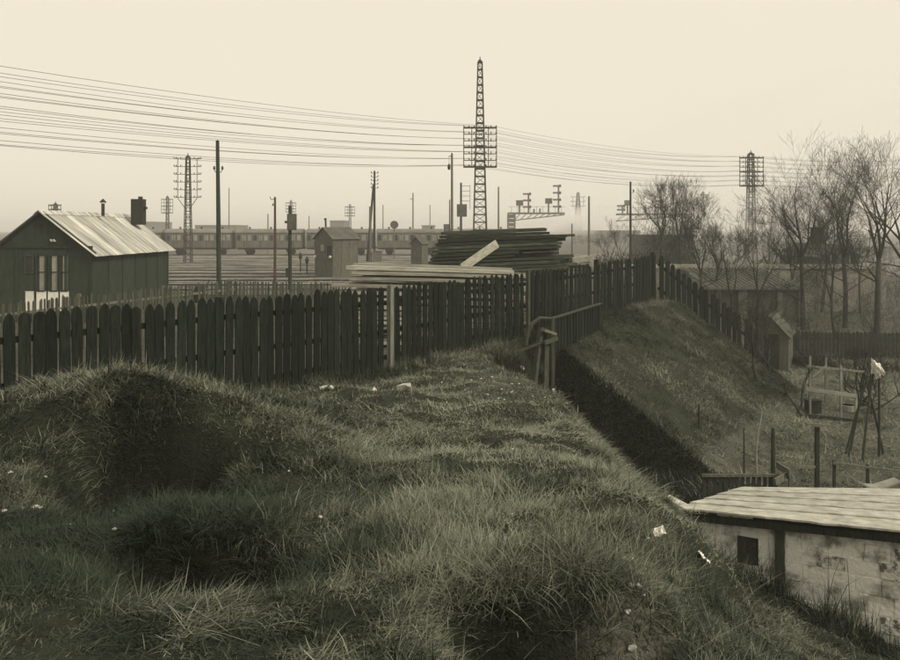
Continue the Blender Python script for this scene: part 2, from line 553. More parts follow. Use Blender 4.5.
def blades(name, px, py, pz, length, width, az, lean, curl, tone, label, seg=3):
    """one curved tapering strip of two or three segments for each root point"""
    n = len(px)
    NBLADES[0] += n * (5 if seg == 3 else 3)
    ts = np.array([0.0, 0.38, 0.72, 1.0]) if seg == 3 else np.array([0.0, 0.55, 1.0])
    nv = 2 * seg + 1
    dirx, diry = np.cos(az), np.sin(az)
    wa = az + NP.normal(0, 0.6, n)
    wx, wy = -np.sin(wa), np.cos(wa)
    Vs = np.zeros((n, nv, 3))
    k = 0
    for j, tt in enumerate(ts):
        q = np.linspace(0, tt, 5)
        h = trapz(np.sin(lean[:, None] + curl[:, None] * q[None, :]), q) if tt > 0 else np.zeros(n)
        v = trapz(np.cos(lean[:, None] + curl[:, None] * q[None, :]), q) if tt > 0 else np.zeros(n)
        cx = px + dirx * h * length; cy = py + diry * h * length; cz = pz + v * length
        ww = width * (1 - 0.75 * tt) * 0.5
        if j < seg:
            Vs[:, k, 0] = cx - wx * ww; Vs[:, k, 1] = cy - wy * ww; Vs[:, k, 2] = cz
            Vs[:, k + 1, 0] = cx + wx * ww; Vs[:, k + 1, 1] = cy + wy * ww; Vs[:, k + 1, 2] = cz
            k += 2
        else:
            Vs[:, nv - 1, 0] = cx; Vs[:, nv - 1, 1] = cy; Vs[:, nv - 1, 2] = cz
    base = (np.arange(n) * nv)[:, None]
    pat = np.array([0, 1, 3, 2, 2, 3, 5, 4, 4, 5, 6] if seg == 3 else [0, 1, 3, 2, 2, 3, 4])[None, :]
    flat_ = (base + pat).ravel()
    tot = np.tile([4, 4, 3] if seg == 3 else [4, 3], n)
    st_ = np.concatenate([[0], np.cumsum(tot)[:-1]])
    cols = np.repeat(np.concatenate([tone, np.ones((n, 1))], 1)[:, None, :], nv, axis=1).reshape(-1, 4)
    me = np_mesh(name, Vs.reshape(-1, 3), flat_, st_, tot, M_GRASS, cols)
    return tag(link(name, me), label, "grass", kind="stuff")


def grass_tone(x, y, n, dry0=0.0):
    d = fbm(x * 0.7, y * 0.7, 91) * 1.2 + fbm(x * 4.1, y * 4.1, 95, 3) * 0.95 + NP.normal(0, 0.24, n) + dry0 + 0.50 * np.exp(-((x - 0.35) / 1.1) ** 2) * sstep(3.6, 6.0, y) + 0.19 - 0.22 * sstep(0.0, -2.0, x) * sstep(7.5, 6, y)
    w = sstep(-0.15, 0.75, d)[:, None]
    green = np.array([0.024, 0.034, 0.0215]) * (0.55 + 0.9 * NP.random(n))[:, None]
    straw = np.array([0.215, 0.226, 0.17]) * (0.6 + 0.6 * NP.random(n))[:, None]
    return green * (1 - w) + straw * w


def sample(x0, x1, y0, y1, count, keep):
    x = NP.uniform(x0, x1, count); y = NP.uniform(y0, y1, count)
    k = keep(x, y)
    return x[k], y[k]


def in_view(x, y, m=0.9):
    return np.abs(x) < 0.60 * y + m


def lawn(name, box, count, L, Wd, leanm, keepf, label, comb=None, dry0=0.0, clump=2.6, seg=2):
    x, y = sample(*box, count, lambda a, b: in_view(a, b) & keepf(a, b))
    cl = fbm(x * clump, y * clump, 77, 2)
    ok = cl + NP.uniform(-0.5, 0.5, len(x)) > -0.62
    x, y, cl = x[ok], y[ok], cl[ok]
    n = len(x)
    z = terrain(x, y) - 0.004
    length = L * np.clip(np.exp(NP.normal(-0.15, 0.45, n)), 0.3, 2.4) * np.clip(1 + 1.5 * cl, 0.35, 2.0)
    length = length * (1 - 0.45 * np.exp(-((x - 0.4) / 0.9) ** 2) * sstep(4.5, 7, y))
    az = 2 * np.pi * NP.random(n)
    # combed by wind and slope, direction wandering from place to place
    flow = np.pi * 2 * fbm(x * 0.5, y * 0.5, 83, 2) + (comb if comb is not None else -0.6)
    mixw = NP.random(n) < 0.6
    az = np.where(mixw, flow + NP.normal(0, 0.7, n), az)
    flatm = sstep(-0.1, 0.5, fbm(x * 1.9, y * 1.9, 123))
    lean = np.abs(NP.normal(leanm, 0.35, n)) * (1 - flatm) + flatm * NP.uniform(0.9, 1.5, n)
    lean = np.minimum(lean, 1.38)
    curl = np.minimum(NP.normal(0.6, 0.6, n) * (1 - 0.6 * flatm), 1.75 - lean)
    return blades(name, x, y, z, length, Wd * (0.6 + 0.8 * NP.random(n)), az, lean, curl, grass_tone(x, y, n, dry0), label, seg)


def side(x, y):
    s, t = st(x, y)
    return s, t


def keep_near(x, y):
    s, t = st(x, y)
    bare = np.exp(-(((x - 0.80) / 0.17) ** 2 + ((y - 3.3) / 0.5) ** 2)) > NP.uniform(0.15, 1.1, len(x))
    pit = np.zeros(len(x), dtype=bool)
    for (xc, wx, yb, dep, run) in BANKS:
        pit |= (np.abs(x - xc) < wx * 0.85) & (y > yb - run * 0.45) & (y < yb + 0.05)
    wl = (y - 11.0) - (x - 3.17) * (-1.2 / 2.27)
    shed = (wl > -0.08) & (x > 3.0) & (x < 9) & (wl < 3.4)
    return (t > 0.25) & ~bare & ~(pit & (NP.random(len(x)) < 0.9)) & ~shed


lawn("grass", (-4.6, 4.6, 2.1, 5.0), 270000, 0.085, 0.0048, 0.9, keep_near, "long matted dark and straw coloured grass at the very front of the mound")
lawn("grass", (-7.2, 7.2, 5.0, 9.0), 330000, 0.085, 0.0070, 0.95, keep_near, "rough grass on the crown of the mound and the slope to the shed", dry0=0.04)
lawn("grass", (-9, 9, 9.0, 18.5), 220000, 0.08, 0.009, 0.95, lambda x, y: keep_near(x, y) & (terrain(x, y) > ZG + 0.5), "short rough grass on the flat ground below the picket fence", dry0=0.10)


def keep_slope(x, y):
    s, t = st(x, y)
    z = terrain(x, y)
    return (t > 0.2) & (t < 7) & (s < 12) & (z > ZG + 0.35) & (y > 15)


lawn("grass", (0, 16, 15.5, 34), 360000, 0.10, 0.013, 0.85, keep_slope, "combed grass on the embankment slope under the far fence", comb=-0.62, dry0=0.02, clump=1.8)


def keep_garden(x, y):
    return (terrain(x, y) < ZG + 0.5) & (st(x, y)[1] > 1) & (fbm(x * 0.6, y * 0.6, 15) > NP.uniform(-0.7, 0.5, len(x)))


lawn("grass", (3, 20, 13, 38), 170000, 0.16, 0.020, 1.1, keep_garden, "thin weeds and dead stalks over the garden plots", dry0=0.5)
n = 15000
fs_, ft_ = NP.uniform(-14.5, 9.4, n), np.abs(NP.normal(0.05, 0.22, n))
x, y = fence_xy(fs_, ft_)
k = (vnoise(fs_ * 1.3, fs_ * 0, 5) > NP.uniform(-0.5, 0.35, n))
x, y = x[k], y[k]; n = len(x)
blades("grass", x, y, terrain(x, y) - 0.01, NP.uniform(0.08, 0.30, n), np.full(n, 0.009), 2 * np.pi * NP.random(n), np.abs(NP.normal(0.4, 0.3, n)), np.abs(NP.normal(0.6, 0.4, n)), grass_tone(x, y, n, 0.05),
       "taller grass growing along the foot of the picket fence", 2)

lawn("grass", (2.6, 8.5, 7.5, 11.5), 42000, 0.30, 0.009, 0.4, lambda x, y: (lambda wl: (wl > -0.9) & (wl < -0.06) & (x > 2.9))((y - 11.0) - (x - 3.17) * (-1.2 / 2.27)), "tall ragged grass and weeds growing against the shed wall", dry0=0.05)

# big tussocks in front, blades spilling outwards
tx, ty, tl, ta, tln, tcu, tto = [], [], [], [], [], [], []
spots = []
for (xc, wx, yb, dep, run) in BANKS:
    for k in range(9):
        spots.append((xc + wx * R.uniform(-1.15, 1.15), yb + R.uniform(0.08, 0.32), R.uniform(0.75, 1.25) * (0.62 if xc < -1.5 else 1.0)))
for i in range(60):
    y = R.uniform(2.9, 7.0)
    spots.append((R.uniform(-0.58 * y, min(0.5 * y, 2.2)), y, R.uniform(0.45, 0.8)))
for (x, y, k) in spots:
    n = int(300 * k)
    tx.append(x + NP.normal(0, 0.055 * k, n)); ty.append(y + NP.normal(0, 0.055 * k, n))
    a = 2 * np.pi * NP.random(n); ta.append(a)
    tl.append(k * 0.27 * (0.5 + 0.6 * NP.random(n)))
    tln.append(np.abs(NP.normal(0.35, 0.25, n))); tcu.append(np.abs(NP.normal(1.5, 0.5, n)))
tx, ty, tl, ta, tln, tcu = map(np.concatenate, (tx, ty, tl, ta, tln, tcu))
blades("grass_tussocks", tx, ty, terrain(tx, ty) - 0.03, tl, 0.0042 * (0.6 + 0.8 * NP.random(len(tx))), ta, tln, tcu, grass_tone(tx, ty, len(tx), -0.02),
       "drooping grass tussocks hanging over the hollows of the mound")
# long pale dead stalks
n = 60
y = NP.uniform(2.7, 9, n); x = NP.uniform(-0.58, 0.45, n) * y
blades("dead_stalks", x, y, terrain(x, y), NP.uniform(0.2, 0.5, n), np.full(n, 0.004), 2 * np.pi * NP.random(n), np.abs(NP.normal(1.1, 0.3, n)), np.abs(NP.normal(0.25, 0.2, n)),
       np.array([0.27, 0.27, 0.20]) * NP.uniform(0.6, 1.1, (n, 1)), "long pale dead stalks lying in the grass of the mound")


# ------------------------------------------------------------------ picket fences
def picket_mesh(w, h, d, tip, name, m, rounded=False):
    b = MB()
    if rounded:
        poly = [(-w / 2, 0), (w / 2, 0), (w / 2, h - tip), (w * 0.44, h - tip * 0.6), (w * 0.26, h - tip * 0.22), (0, h), (-w * 0.26, h - tip * 0.22), (-w * 0.44, h - tip * 0.6), (-w / 2, h - tip)]
    else:
        poly = [(-w / 2, 0), (w / 2, 0), (w / 2, h - tip), (w * 0.12, h), (-w * 0.12, h), (-w / 2, h - tip)]
    b.prism(poly, -d / 2, d / 2)
    return b.mesh(name, m)


FANG = math.atan2(DY, DX)
ftop = lambda s: float(np.interp(s, [-30, -14, -12.3, -5.9, 0, 9.7], [-1.12, -1.12, -1.10, -1.22, -1.15, -0.93]))
x0, y0 = fence_xy(-14)
pf = thing("picket_fence", (x0, y0, float(zfence(-14))), "long dark tarred picket fence along the railway yard above the mound", "fence")
pms = [picket_mesh(w, 1.85, 0.024, tip, "picket", M_PICKET, True) for w, tip in ((0.156, 0.15), (0.161, 0.13), (0.150, 0.17), (0.158, 0.12), (0.154, 0.145))]
M_PICKETGREY = mat("weathered_picket", (0.019, 0.024, 0.018), (0.006, 0.009, 0.007), 5, WS, 0.9, 0.6, 0.4, spec=0.12)
pmg = [picket_mesh(w, h_, 0.024, tip, "picket", M_PICKETGREY, True) for w, h_, tip in ((0.152, 1.85, 0.14), (0.148, 1.80, 0.16), (0.157, 1.84, 0.07))]
s = -16.2
while s < 9.62:
    if abs(s + 5.83) < 0.13 or abs(s) < 0.11:
        s += 0.2
    sway = 0.05 * math.sin(s * 1.7) + 0.025 * math.sin(s * 4.1)
    x, y = fence_xy(s, 0.03 + R.uniform(-0.006, 0.006))
    top = ftop(s) + R.gauss(0, 0.018) + 0.02 * math.sin(s * 2.3)
    link("picket", R.choice(pms if R.random() < 0.72 else pmg), pf, Vector((x, y, top - 1.85)) - pf.location,
         (R.gauss(0, 0.01), R.gauss(0, 0.007) + 0.01 * math.sin(s) + (R.gauss(0, 0.022) if R.random() < 0.12 else 0), FANG))
    s += 0.188 + R.uniform(-0.005, 0.006)
for (sa, sb) in ((-16.3, -10.1), (-10.08, -5.84), (-5.82, -0.02), (0.0, 4.8), (4.82, 9.7)):
    for dz in (-0.34, -0.95, -1.5):
        xa, ya = fence_xy(sa, -0.03); xb, yb = fence_xy(sb, -0.03)
        b = MB()
        b.bar(Vector((xa, ya, ftop(sa) + dz)) - pf.location, Vector((xb, yb, ftop(sb) + dz)) - pf.location, 0.05, 0.09)
        b.build("fence_rail", M_PICKET, pf)
for (sp, w, m, top, lab) in ((-10.09, 0.12, M_DARKWOOD, -0.02, None), (-5.83, 0.11, M_POSTPALE, 0.03, "pale square post"), (-0.0, 0.09, M_POSTDULL, 0.03, None), (4.81, 0.14, M_DARKWOOD, 0.06, None), (9.72, 0.16, M_DARKWOOD, 0.08, None), (-14.2, 0.12, M_DARKWOOD, -0.05, None)):
    off = 0.09 if m in (M_POSTPALE, M_POSTDULL) else -0.12
    x, y = fence_xy(sp, off)
    b = MB()
    zt = ftop(sp) + top; zb = tz(x, y) - 0.3
    b.box((0, 0, (zt - zb) / 2), (w, w, zt - zb))
    b.box((0, 0, zt - zb + 0.0125), (w * 0.8, w * 0.8, 0.025))
    o = b.build("post", m, pf, loc=Vector((x, y, zb)) - pf.location)
    o.rotation_euler = (0, 0, FANG)
    if lab: o["label"] = lab

# fence going down the embankment from the far corner
ds = thing("picket_fence", (CX, CY, float(zfence(9.7))), "dark round-topped picket fence stepping down the far embankment to the gardens", "fence")
EX, EY = 11.9, 30.3
dang = math.atan2(EY - CY, EX - CX)
pm2 = [picket_mesh(w, 1.9, 0.05, 0.10, "picket", M_PICKET, True) for w in (0.155, 0.165, 0.15)]
N = 19
for i in range(1, N):
    k = i / (N - 1)
    x = CX + (EX - CX) * k; y = CY + (EY - CY) * k
    px = HX + F * x / y
    pyt = 252 + (px - 657) * (332 - 252) / (762 - 657)
    top = (HY - pyt) / F * y + R.gauss(0, 0.02)
    o = link("picket", R.choice(pm2), ds, Vector((x, y, top - 1.9)) - ds.location, (0, R.gauss(0, 0.015), dang))
za = (HY - 252) / F * CY; zb = (HY - 332) / F * EY
for dz in (-0.45, -1.35):
    b = MB()
    b.bar(Vector((CX + .1, CY + 0.06, za + dz)) - ds.location, Vector((EX, EY + 0.06, zb + dz)) - ds.location, 0.05, 0.1)
    b.build("fence_rail", M_PICKET, ds)
for k in (0.5, 1.0):
    x = CX + (EX - CX) * k; y = CY + (EY - CY) * k + 0.13
    zt = za + (zb - za) * k - 0.1; z0 = tz(x, y) - 0.3
    b = MB(); b.box((0, 0, (zt - z0) / 2), (0.13, 0.13, zt - z0)); b.box((0, 0, zt - z0 + 0.01), (0.1, 0.1, 0.02))
    b.build("post", M_DARKWOOD, ds, loc=Vector((x, y, z0)) - ds.location)

# light slatted fence inside the yard
A = at(-30, 307, 20.5); Bp = at(232, 281, 27.5); Cc = at(352, 285, 30.5)
sf = thing("slat_fence", (A.x, A.y, ZY), "light thin slatted fence standing in the yard behind the tarred pickets", "fence")
M_SLAT = mat("weathered_slat", (0.075, 0.08, 0.06), (0.035, 0.04, 0.028), 5, WS, 0.9, 0.3, 0.3)
sm = [picket_mesh(0.055, 1.6, 0.02, 0.04, "slat", M_SLAT), picket_mesh(0.05, 1.64, 0.02, 0.05, "slat", M_SLAT)]
for P, Q, n in ((A, Bp, 105), (Bp, Cc, 62)):
    a = math.atan2(Q.y - P.y, Q.x - P.x)
    for i in range(n):
        if R.random() < 0.06: continue
        p = P.lerp(Q, i / n)
        link("slat", R.choice(sm), sf, Vector((p.x, p.y, p.z - 1.6 + R.gauss(0, 0.02))) - sf.location, (0, R.gauss(0, 0.02), a))
    for dz in (-0.3, -1.2):
        b = MB()
        b.bar(P - sf.location + Vector((0, 0.04, dz)), Q - sf.location + Vector((0, 0.04, dz)), 0.04, 0.07)
        b.build("fence_rail", M_GREYWOOD, sf)
    for k in (0.02, 0.34, 0.67, 0.98):
        p = P.lerp(Q, k); p.y += 0.12
        z0 = tz(p.x, p.y) - 0.2
        b = MB(); b.box((0, 0, (p.z + 0.05 - z0) / 2), (0.1, 0.1, p.z + 0.05 - z0)); b.box((0, 0, p.z + 0.06 - z0), (0.08, 0.08, 0.02))
        b.build("post", M_GREYWOOD, sf, loc=Vector((p.x, p.y, z0)) - sf.location)

# broken low fence and leaning posts at the head of the trench
P0 = at(551, 319, 20.4); P1 = at(600, 304, 23.4)
bf = thing("board_fence", (P0.x, P0.y, P0.z - 0.9), "low dark board fence at the top of the trench beside the tarred pickets", "fence")
bm_ = picket_mesh(0.17, 0.95, 0.025, 0.01, "board", M_PICKET)
a = math.atan2(P1.y - P0.y, P1.x - P0.x)
Lf = math.hypot(P1.x - P0.x, P1.y - P0.y)
nb = 17
for i in range(nb):
    p = P0.lerp(P1, (i + 0.5) / nb)
    o = link("board", bm_, bf, Vector((p.x, p.y, p.z - 0.93 + R.gauss(0, 0.015))) - bf.location, (0, R.gauss(0, 0.01), a))
b = MB(); b.bar(P0 - bf.location + Vector((0.02, -0.05, 0.02)), P1 - bf.location + Vector((0, -0.05, 0.02)), 0.09, 0.045)
b.build("top_rail", M_POSTDULL, bf)
for k in (0.0, 0.98):
    p = P0.lerp(P1, k)
    b = MB(); b.box((0, 0, 0.65), (0.13, 0.13, 1.3)); b.box((0, 0, 1.31), (0.1, 0.1, 0.02))
    b.build("post", M_DARKWOOD, bf, loc=p - bf.location + Vector((0.05, 0.05, -1.28)))

wp = at(545, 385, 17.6)
wp.z = tz(wp.x, wp.y)
bt = thing("post_frame", wp, "broken frame of leaning grey posts at the head of the trench", "post")


def loc(px, py, Y, base):
    return at(px, py, Y) - Vector(base)


b = MB(); b.bar(loc(533, 384, 17.3, wp) - Vector((0, 0, .15)), loc(541, 327, 17.5, wp), 0.10, 0.09); b.build("leaning_post", M_SLAT, bt)
b = MB(); b.bar(loc(546, 388, 17.4, wp) - Vector((0, 0, .15)), loc(547, 346, 17.5, wp), 0.10, 0.09); b.build("short_post", M_SLAT, bt)
b = MB(); b.bar(loc(553, 388, 17.7, wp) - Vector((0, 0, .15)), loc(553, 318, 17.8, wp), 0.07, 0.09); b.build("upright_post", M_POSTDULL, bt)
b = MB(); b.bar(loc(543, 330, 17.35, wp), loc(555, 334, 17.6, wp), 0.12, 0.06); b.build("cross_piece", M_GREYWOOD, bt)
b = MB(); b.bar(loc(544, 343, 17.35, wp), loc(557, 338, 17.6, wp), 0.07, 0.09); b.build("cross_piece", M_POSTDULL, bt)
b = MB(); b.tube([loc(x, y, 17.9, wp) for x, y in ((526, 345), (527, 335), (532, 324), (540, 318), (553, 319))], [0.045, 0.05, 0.05, 0.045, 0.04], 6); b.build("bent_rail", M_SLAT, bt)
b = MB(); b.bar(loc(517, 352, 17.3, wp), loc(546, 341, 17.4, wp), 0.05, 0.05); b.build("brace", M_SLAT, bt)
# a dark heap of brush under it
n = 2600
x = wp.x - 0.35 + NP.normal(0, 0.35, n); y = wp.y + 0.5 + NP.normal(0, 0.4, n)
blades("brushwood", x, y, terrain(x, y) - 0.02, NP.uniform(0.2, 0.75, n), np.full(n, 0.014), 2 * np.pi * NP.random(n), np.abs(NP.normal(0.6, 0.4, n)), NP.normal(0.5, 0.6, n),
       np.array([0.035, 0.04, 0.026]) * NP.uniform(0.5, 1.4, (n, 1)), "dark tangle of dead brush round the broken posts at the trench head")


# ------------------------------------------------------------------ stones
def rock_mesh(r, seed, m=None, name="stone", flat_=0.75, sub=3):
    b = bmesh.new()
    bmesh.ops.create_icosphere(b, subdivisions=sub, radius=r)
    rr = random.Random(seed)
    dirs = [Vector((rr.gauss(0, 1), rr.gauss(0, 1), rr.gauss(0, 1))).normalized() for _ in range(11)]
    cut = [rr.uniform(0.42, 0.75) * r for _ in dirs]
    for v in b.verts:
        for d, c in zip(dirs, cut):
            k = v.co.dot(d)
            if k > c:
                v.co -= d * (k - c)
        v.co *= 1 + 0.10 * float(vnoise(v.co.x / r * 3 + seed, v.co.y / r * 3 + v.co.z / r * 2.3, seed))
        v.co.z *= flat_
        v.co.x *= 1.25
    me = bpy.data.meshes.new(name)
    b.to_mesh(me); b.free()
    me.materials.append(m or M_STONE)
    return me


def hit(px, py, y0=2.5):
    Y = np.linspace(y0, 60, 6000)
    x = (px - HX) / F * Y; z = (HY - py) / F * Y
    k = np.argmax(terrain(x, Y) > z)
    return at(px, py, float(Y[k]))


def stone(px, py, Y, r, seed, label):
    p = hit(px, py)
    z = tz(p.x, p.y)
    o = link("stone", rock_mesh(r, seed), None, (p.x, p.y, z + r * 0.35), (0.2, 0.3, seed))
    return tag(o, label, "stone", "pale stones lying on the mound")


stone(404, 391, 13.4, 0.12, 3, "largest white stone lying alone on the grass below the pale fence post")
stone(323, 389, 13.2, 0.07, 4, "small white stone at the left end of the row below the fence")
stone(331, 388.5, 13.3, 0.06, 8, "small white stone beside the leftmost one below the fence")
stone(374, 391, 13.2, 0.05, 5, "small white stone between the largest stone and the stones at the fence")
stone(520, 370, 15.2, 0.12, 6, "round pale stone near the broken posts at the trench head")
stone(526, 376, 14.7, 0.06, 9, "small pale stone just below the round one at the trench head")
b = MB()
rmeshes = [rock_mesh(1.0, 40 + i, sub=2) for i in range(4)]


def pebbles(name, pts, label):
    bb = MB()
    for (x, y, r) in pts:
        me = R.choice(rmeshes)
        rz = R.uniform(0, 6.28); c, s_ = math.cos(rz), math.sin(rz)
        z = tz(x, y) + r * 0.5 + 0.03
        bb.add([((v.co.x * c - v.co.y * s_) * r + x, (v.co.x * s_ + v.co.y * c) * r + y, v.co.z * r + z) for v in me.vertices], [tuple(p.vertices) for p in me.polygons])
    tag(bb.build(name, M_STONE), label, "stones", kind="stuff")


pts = []
for i in range(46):
    pts.append((R.gauss(-2.75, 0.35), R.gauss(5.0, 0.45), R.uniform(0.008, 0.022)))
for i in range(12):
    pts.append((R.gauss(0.80, 0.12), R.gauss(3.3, 0.3), R.uniform(0.006, 0.02)))
for i in range(26):
    y = R.uniform(9.5, 15); pts.append((R.gauss(0.45, 0.6), y, R.uniform(0.01, 0.026)))
for i in range(10):
    y = R.uniform(3, 8); pts.append((R.uniform(-0.55, 0.4) * y, y, R.uniform(0.006, 0.016)))
pebbles("pebbles", pts, "small pale stones and chalk crumbs scattered over the mound")
for k, (px, py, Y, r, lab) in enumerate(((659, 541, 5.6, 0.02, "crumpled white paper scrap on the slope above the shed, the upper one"), (703, 566, 6.0, 0.024, "crumpled white paper scrap on the slope above the shed, the lower one"))):
    p = hit(px, py)
    pb = MB(); n = 7; rr = random.Random(k + 3)
    gridp = [Vector(((u / (n - 1) - 0.5) * r * 3.4, (v / (n - 1) - 0.5) * r * 2.6, rr.uniform(-0.4, 0.5) * r + 0.9 * r * abs(u / (n - 1) - 0.45))) for u in range(n) for v in range(n)]
    pb.add(gridp, [(u * n + v, (u + 1) * n + v, (u + 1) * n + v + 1, u * n + v + 1) for u in range(n - 1) for v in range(n - 1)])
    o = link("paper_scrap", pb.mesh("paper_scrap", M_WHITE), None, (p.x, p.y, tz(p.x, p.y) + 0.05), (0.7, -0.3, k * 2.0))
    tag(o, lab, "paper", "paper scraps")

# ------------------------------------------------------------------ garden shed (right foreground)
FL, FR = at(675, 512, 11.0), at(883, 533, 9.8)
RL, RR = at(740, 487, 12.7), at(883, 489, 11.9)
fd = (FR - FL); ext = 0.75
FR2 = FL + fd * (1 + ext); RR2 = RL + (RR - RL) * (1 + ext)
sh = thing("garden_shed", (FL.x, FL.y, ZG), "low whitewashed garden shed with a pale boarded lean-to roof", "shed")
SB = sh.location


def quad_slab(b, a, c, d, e, th):
    """slab with top corners a c d e"""
    n = (c - a).cross(e - a).normalized()
    if n.z < 0: n = -n
    vs = [a, c, d, e] + [p - n * th for p in (a, c, d, e)]
    b.add(vs, [(0, 1, 2, 3), (7, 6, 5, 4), (0, 4, 5, 1), (1, 5, 6, 2), (2, 6, 7, 3), (3, 7, 4, 0)])


NB = 5
for i in range(NB):
    k0 = i / NB; k1 = (i + 1) / NB + 0.03
    up = Vector((0, 0, 0.012 * (NB - i)))
    segs = [0, 1.0]
    for j in range(len(segs) - 1):
        e0, e1 = segs[j] + 0.002, segs[j + 1] - 0.002
        w = lambda u, kk, dz=0: (FL.lerp(FR2, u)).lerp(RL.lerp(RR2, u), kk) - SB
        wob = [Vector((0, 0, R.uniform(-0.006, 0.006))) for _ in range(4)]
        ja = R.uniform(-0.02, 0.02) - (0.05 if i == 0 else 0)
        b = MB()
        # front edge of every course a little ragged
        n = 26
        top = []; botm = []
        fr = [w(e0 + (e1 - e0) * q / n, k0 + ja * 0.5 + R.uniform(-0.010, 0.010)) + up + Vector((0, 0, 0.014 + R.uniform(-0.006, 0.006))) for q in range(n + 1)]
        bk = [w(e0 + (e1 - e0) * q / n, k1) + Vector((0, 0, 0.012 * (NB - i) - 0.018)) for q in range(n + 1)]
        vs = fr + bk + [p - Vector((0, 0, 0.026)) for p in fr] + [p - Vector((0, 0, 0.006)) for p in bk]
        m_ = n + 1
        fs = []
        for q in range(n):
            fs += [(q, q + 1, m_ + q + 1, m_ + q), (2 * m_ + q, 3 * m_ + q, 3 * m_ + q + 1, 2 * m_ + q + 1), (q, 2 * m_ + q, 2 * m_ + q + 1, q + 1), (m_ + q, m_ + q + 1, 3 * m_ + q + 1, 3 * m_ + q)]
        fs += [(0, m_, 3 * m_, 2 * m_), (n, 2 * m_ + n, 3 * m_ + n, m_ + n)]
        b.add(vs, fs)
        b.build("roof_board", M_SHEDROOF, sh)
fdn = fd.normalized()
fxy = Vector((fd.x, fd.y, 0)).normalized()
inn = Vector((-fxy.y, fxy.x, 0))
if inn.y < 0: inn = -inn
b = MB(); b.bar(FL - SB + Vector((0, 0, -0.06)) + inn * 0.03, FR2 - SB + Vector((0, 0, -0.06)) + inn * 0.03, 0.04, 0.10); b.build("fascia", M_DARKWOOD, sh)
wallang = math.atan2(fxy.y, fxy.x)
Lw = (FR2 - FL).length
W0 = FL + fxy * 0.28 + inn * 0.16


def wall_z(u):     # underside of the eave u metres from the wall's left end
    return FL.z + (FR2.z - FL.z) * (u + 0.28) / Lw - 0.11


def wallpt(u, v, z):
    p = W0 + fxy * u + inn * v
    return Vector((p.x, p.y, z)) - SB


def wall_piece(b, u0, u1, z0, z1, v0, v1, topslope=False):
    a = [wallpt(u, v, z) for z in (z0, None) for v in (v0, v1) for u in (u0, u1)] if False else None
    za, zb = (wall_z(u0), wall_z(u1)) if topslope else (z1, z1)
    vs = [wallpt(u0, v0, z0), wallpt(u1, v0, z0), wallpt(u1, v1, z0), wallpt(u0, v1, z0), wallpt(u0, v0, za), wallpt(u1, v0, zb), wallpt(u1, v1, zb), wallpt(u0, v1, za)]
    b.add(vs, [(0, 3, 2, 1), (4, 5, 6, 7), (0, 1, 5, 4), (1, 2, 6, 5), (2, 3, 7, 6), (3, 0, 4, 7)])


UP = 1.02                      # the post stands this far along the wall
# find the post from the photograph's column 779
for q in range(400):
    u = q * 0.01
    p = W0 + fxy * u
    if HX + F * p.x / p.y > 779:
        UP = u; break
b = MB(); wall_piece(b, 0.0, 0.36, ZG, 0, 0.02, 0.16, True); b.build("plaster_wall", M_WHITEWASH, sh)
WX0, WX1 = 0.52, 0.80
b = MB(); wall_piece(b, 0.36, UP - 0.06, ZG, -4.62, 0.02, 0.16); b.build("plaster_wall", M_WHITEWASH, sh)
b = MB(); wall_piece(b, 0.36, WX0, -4.62, 0, 0.021, 0.16, True); b.build("plaster_wall", M_WHITEWASH, sh)
b = MB(); wall_piece(b, WX1, UP - 0.06, -4.62, 0, 0.019, 0.16, True); b.build("plaster_wall", M_WHITEWASH, sh)
b = MB(); wall_piece(b, WX0, WX1, -4.22, 0, 0.023, 0.155, True); b.build("lintel", M_WHITEWASH, sh)
hat = MB(); wall_piece(hat, WX0, WX1, -4.62, -4.22, 0.09, 0.13); hat = hat.build("hatch", M_POSTDULL, sh)
b = MB(); wall_piece(b, UP - 0.055, UP + 0.06, ZG, 0, -0.05, 0.12, True); b.build("corner_post", M_POSTDULL, sh)
b = MB(); wall_piece(b, UP + 0.06, Lw - 0.6, ZG, 0, 0.03, 0.16, True); wl_ = b.build("whitewashed_wall", M_WHITEWASH, sh)
# vertical boards of the plastered part
for i, u in enumerate((0.03, 0.10, 0.17, 0.25)):
    b = MB(); wall_piece(b, u, u + 0.05, -5.0, wall_z(u) - 0.02, 0.002, 0.022); b.build("lath", M_WHITEWASH, sh)
# the blocks of the whitewashed wall
z = ZG + 0.05; row = 0
while z < wall_z(UP) - 0.1:
    hh = R.uniform(0.20, 0.25)
    u = UP + 0.075 - (0.0 if row % 2 else 0.0)
    first = True
    while u < Lw - 1.0:
        ww = R.uniform(0.24, 0.40) * (0.6 if (first and row % 2) else 1)
        first = False
        top = min(z + hh - 0.018, wall_z(u) - 0.01)
        if top - z > 0.07 and R.random() < 0.93:
            b = MB()
            jj = lambda: R.uniform(-0.012, 0.012)
            v = 0.03 - R.uniform(0.010, 0.026)
            vs = [wallpt(u + jj(), v, z + jj()), wallpt(u + ww - 0.022 + jj(), v, z + jj()), wallpt(u + ww - 0.022 + jj(), v, top + jj()), wallpt(u + jj(), v, top + jj())]
            c = sum(vs, Vector()) / 4
            bk = [p + (inn * 0.03) + (p - c) * 0.05 for p in vs]
            b.add(vs + bk, [(0, 1, 2, 3), (0, 4, 5, 1), (1, 5, 6, 2), (2, 6, 7, 3), (3, 7, 4, 0)])
            b.build("block", R.choice((M_BLOCK, M_WHITEWASH, M_WHITEWASH, M_WHITEWASH)), sh)
        u += ww
    z += hh; row += 1
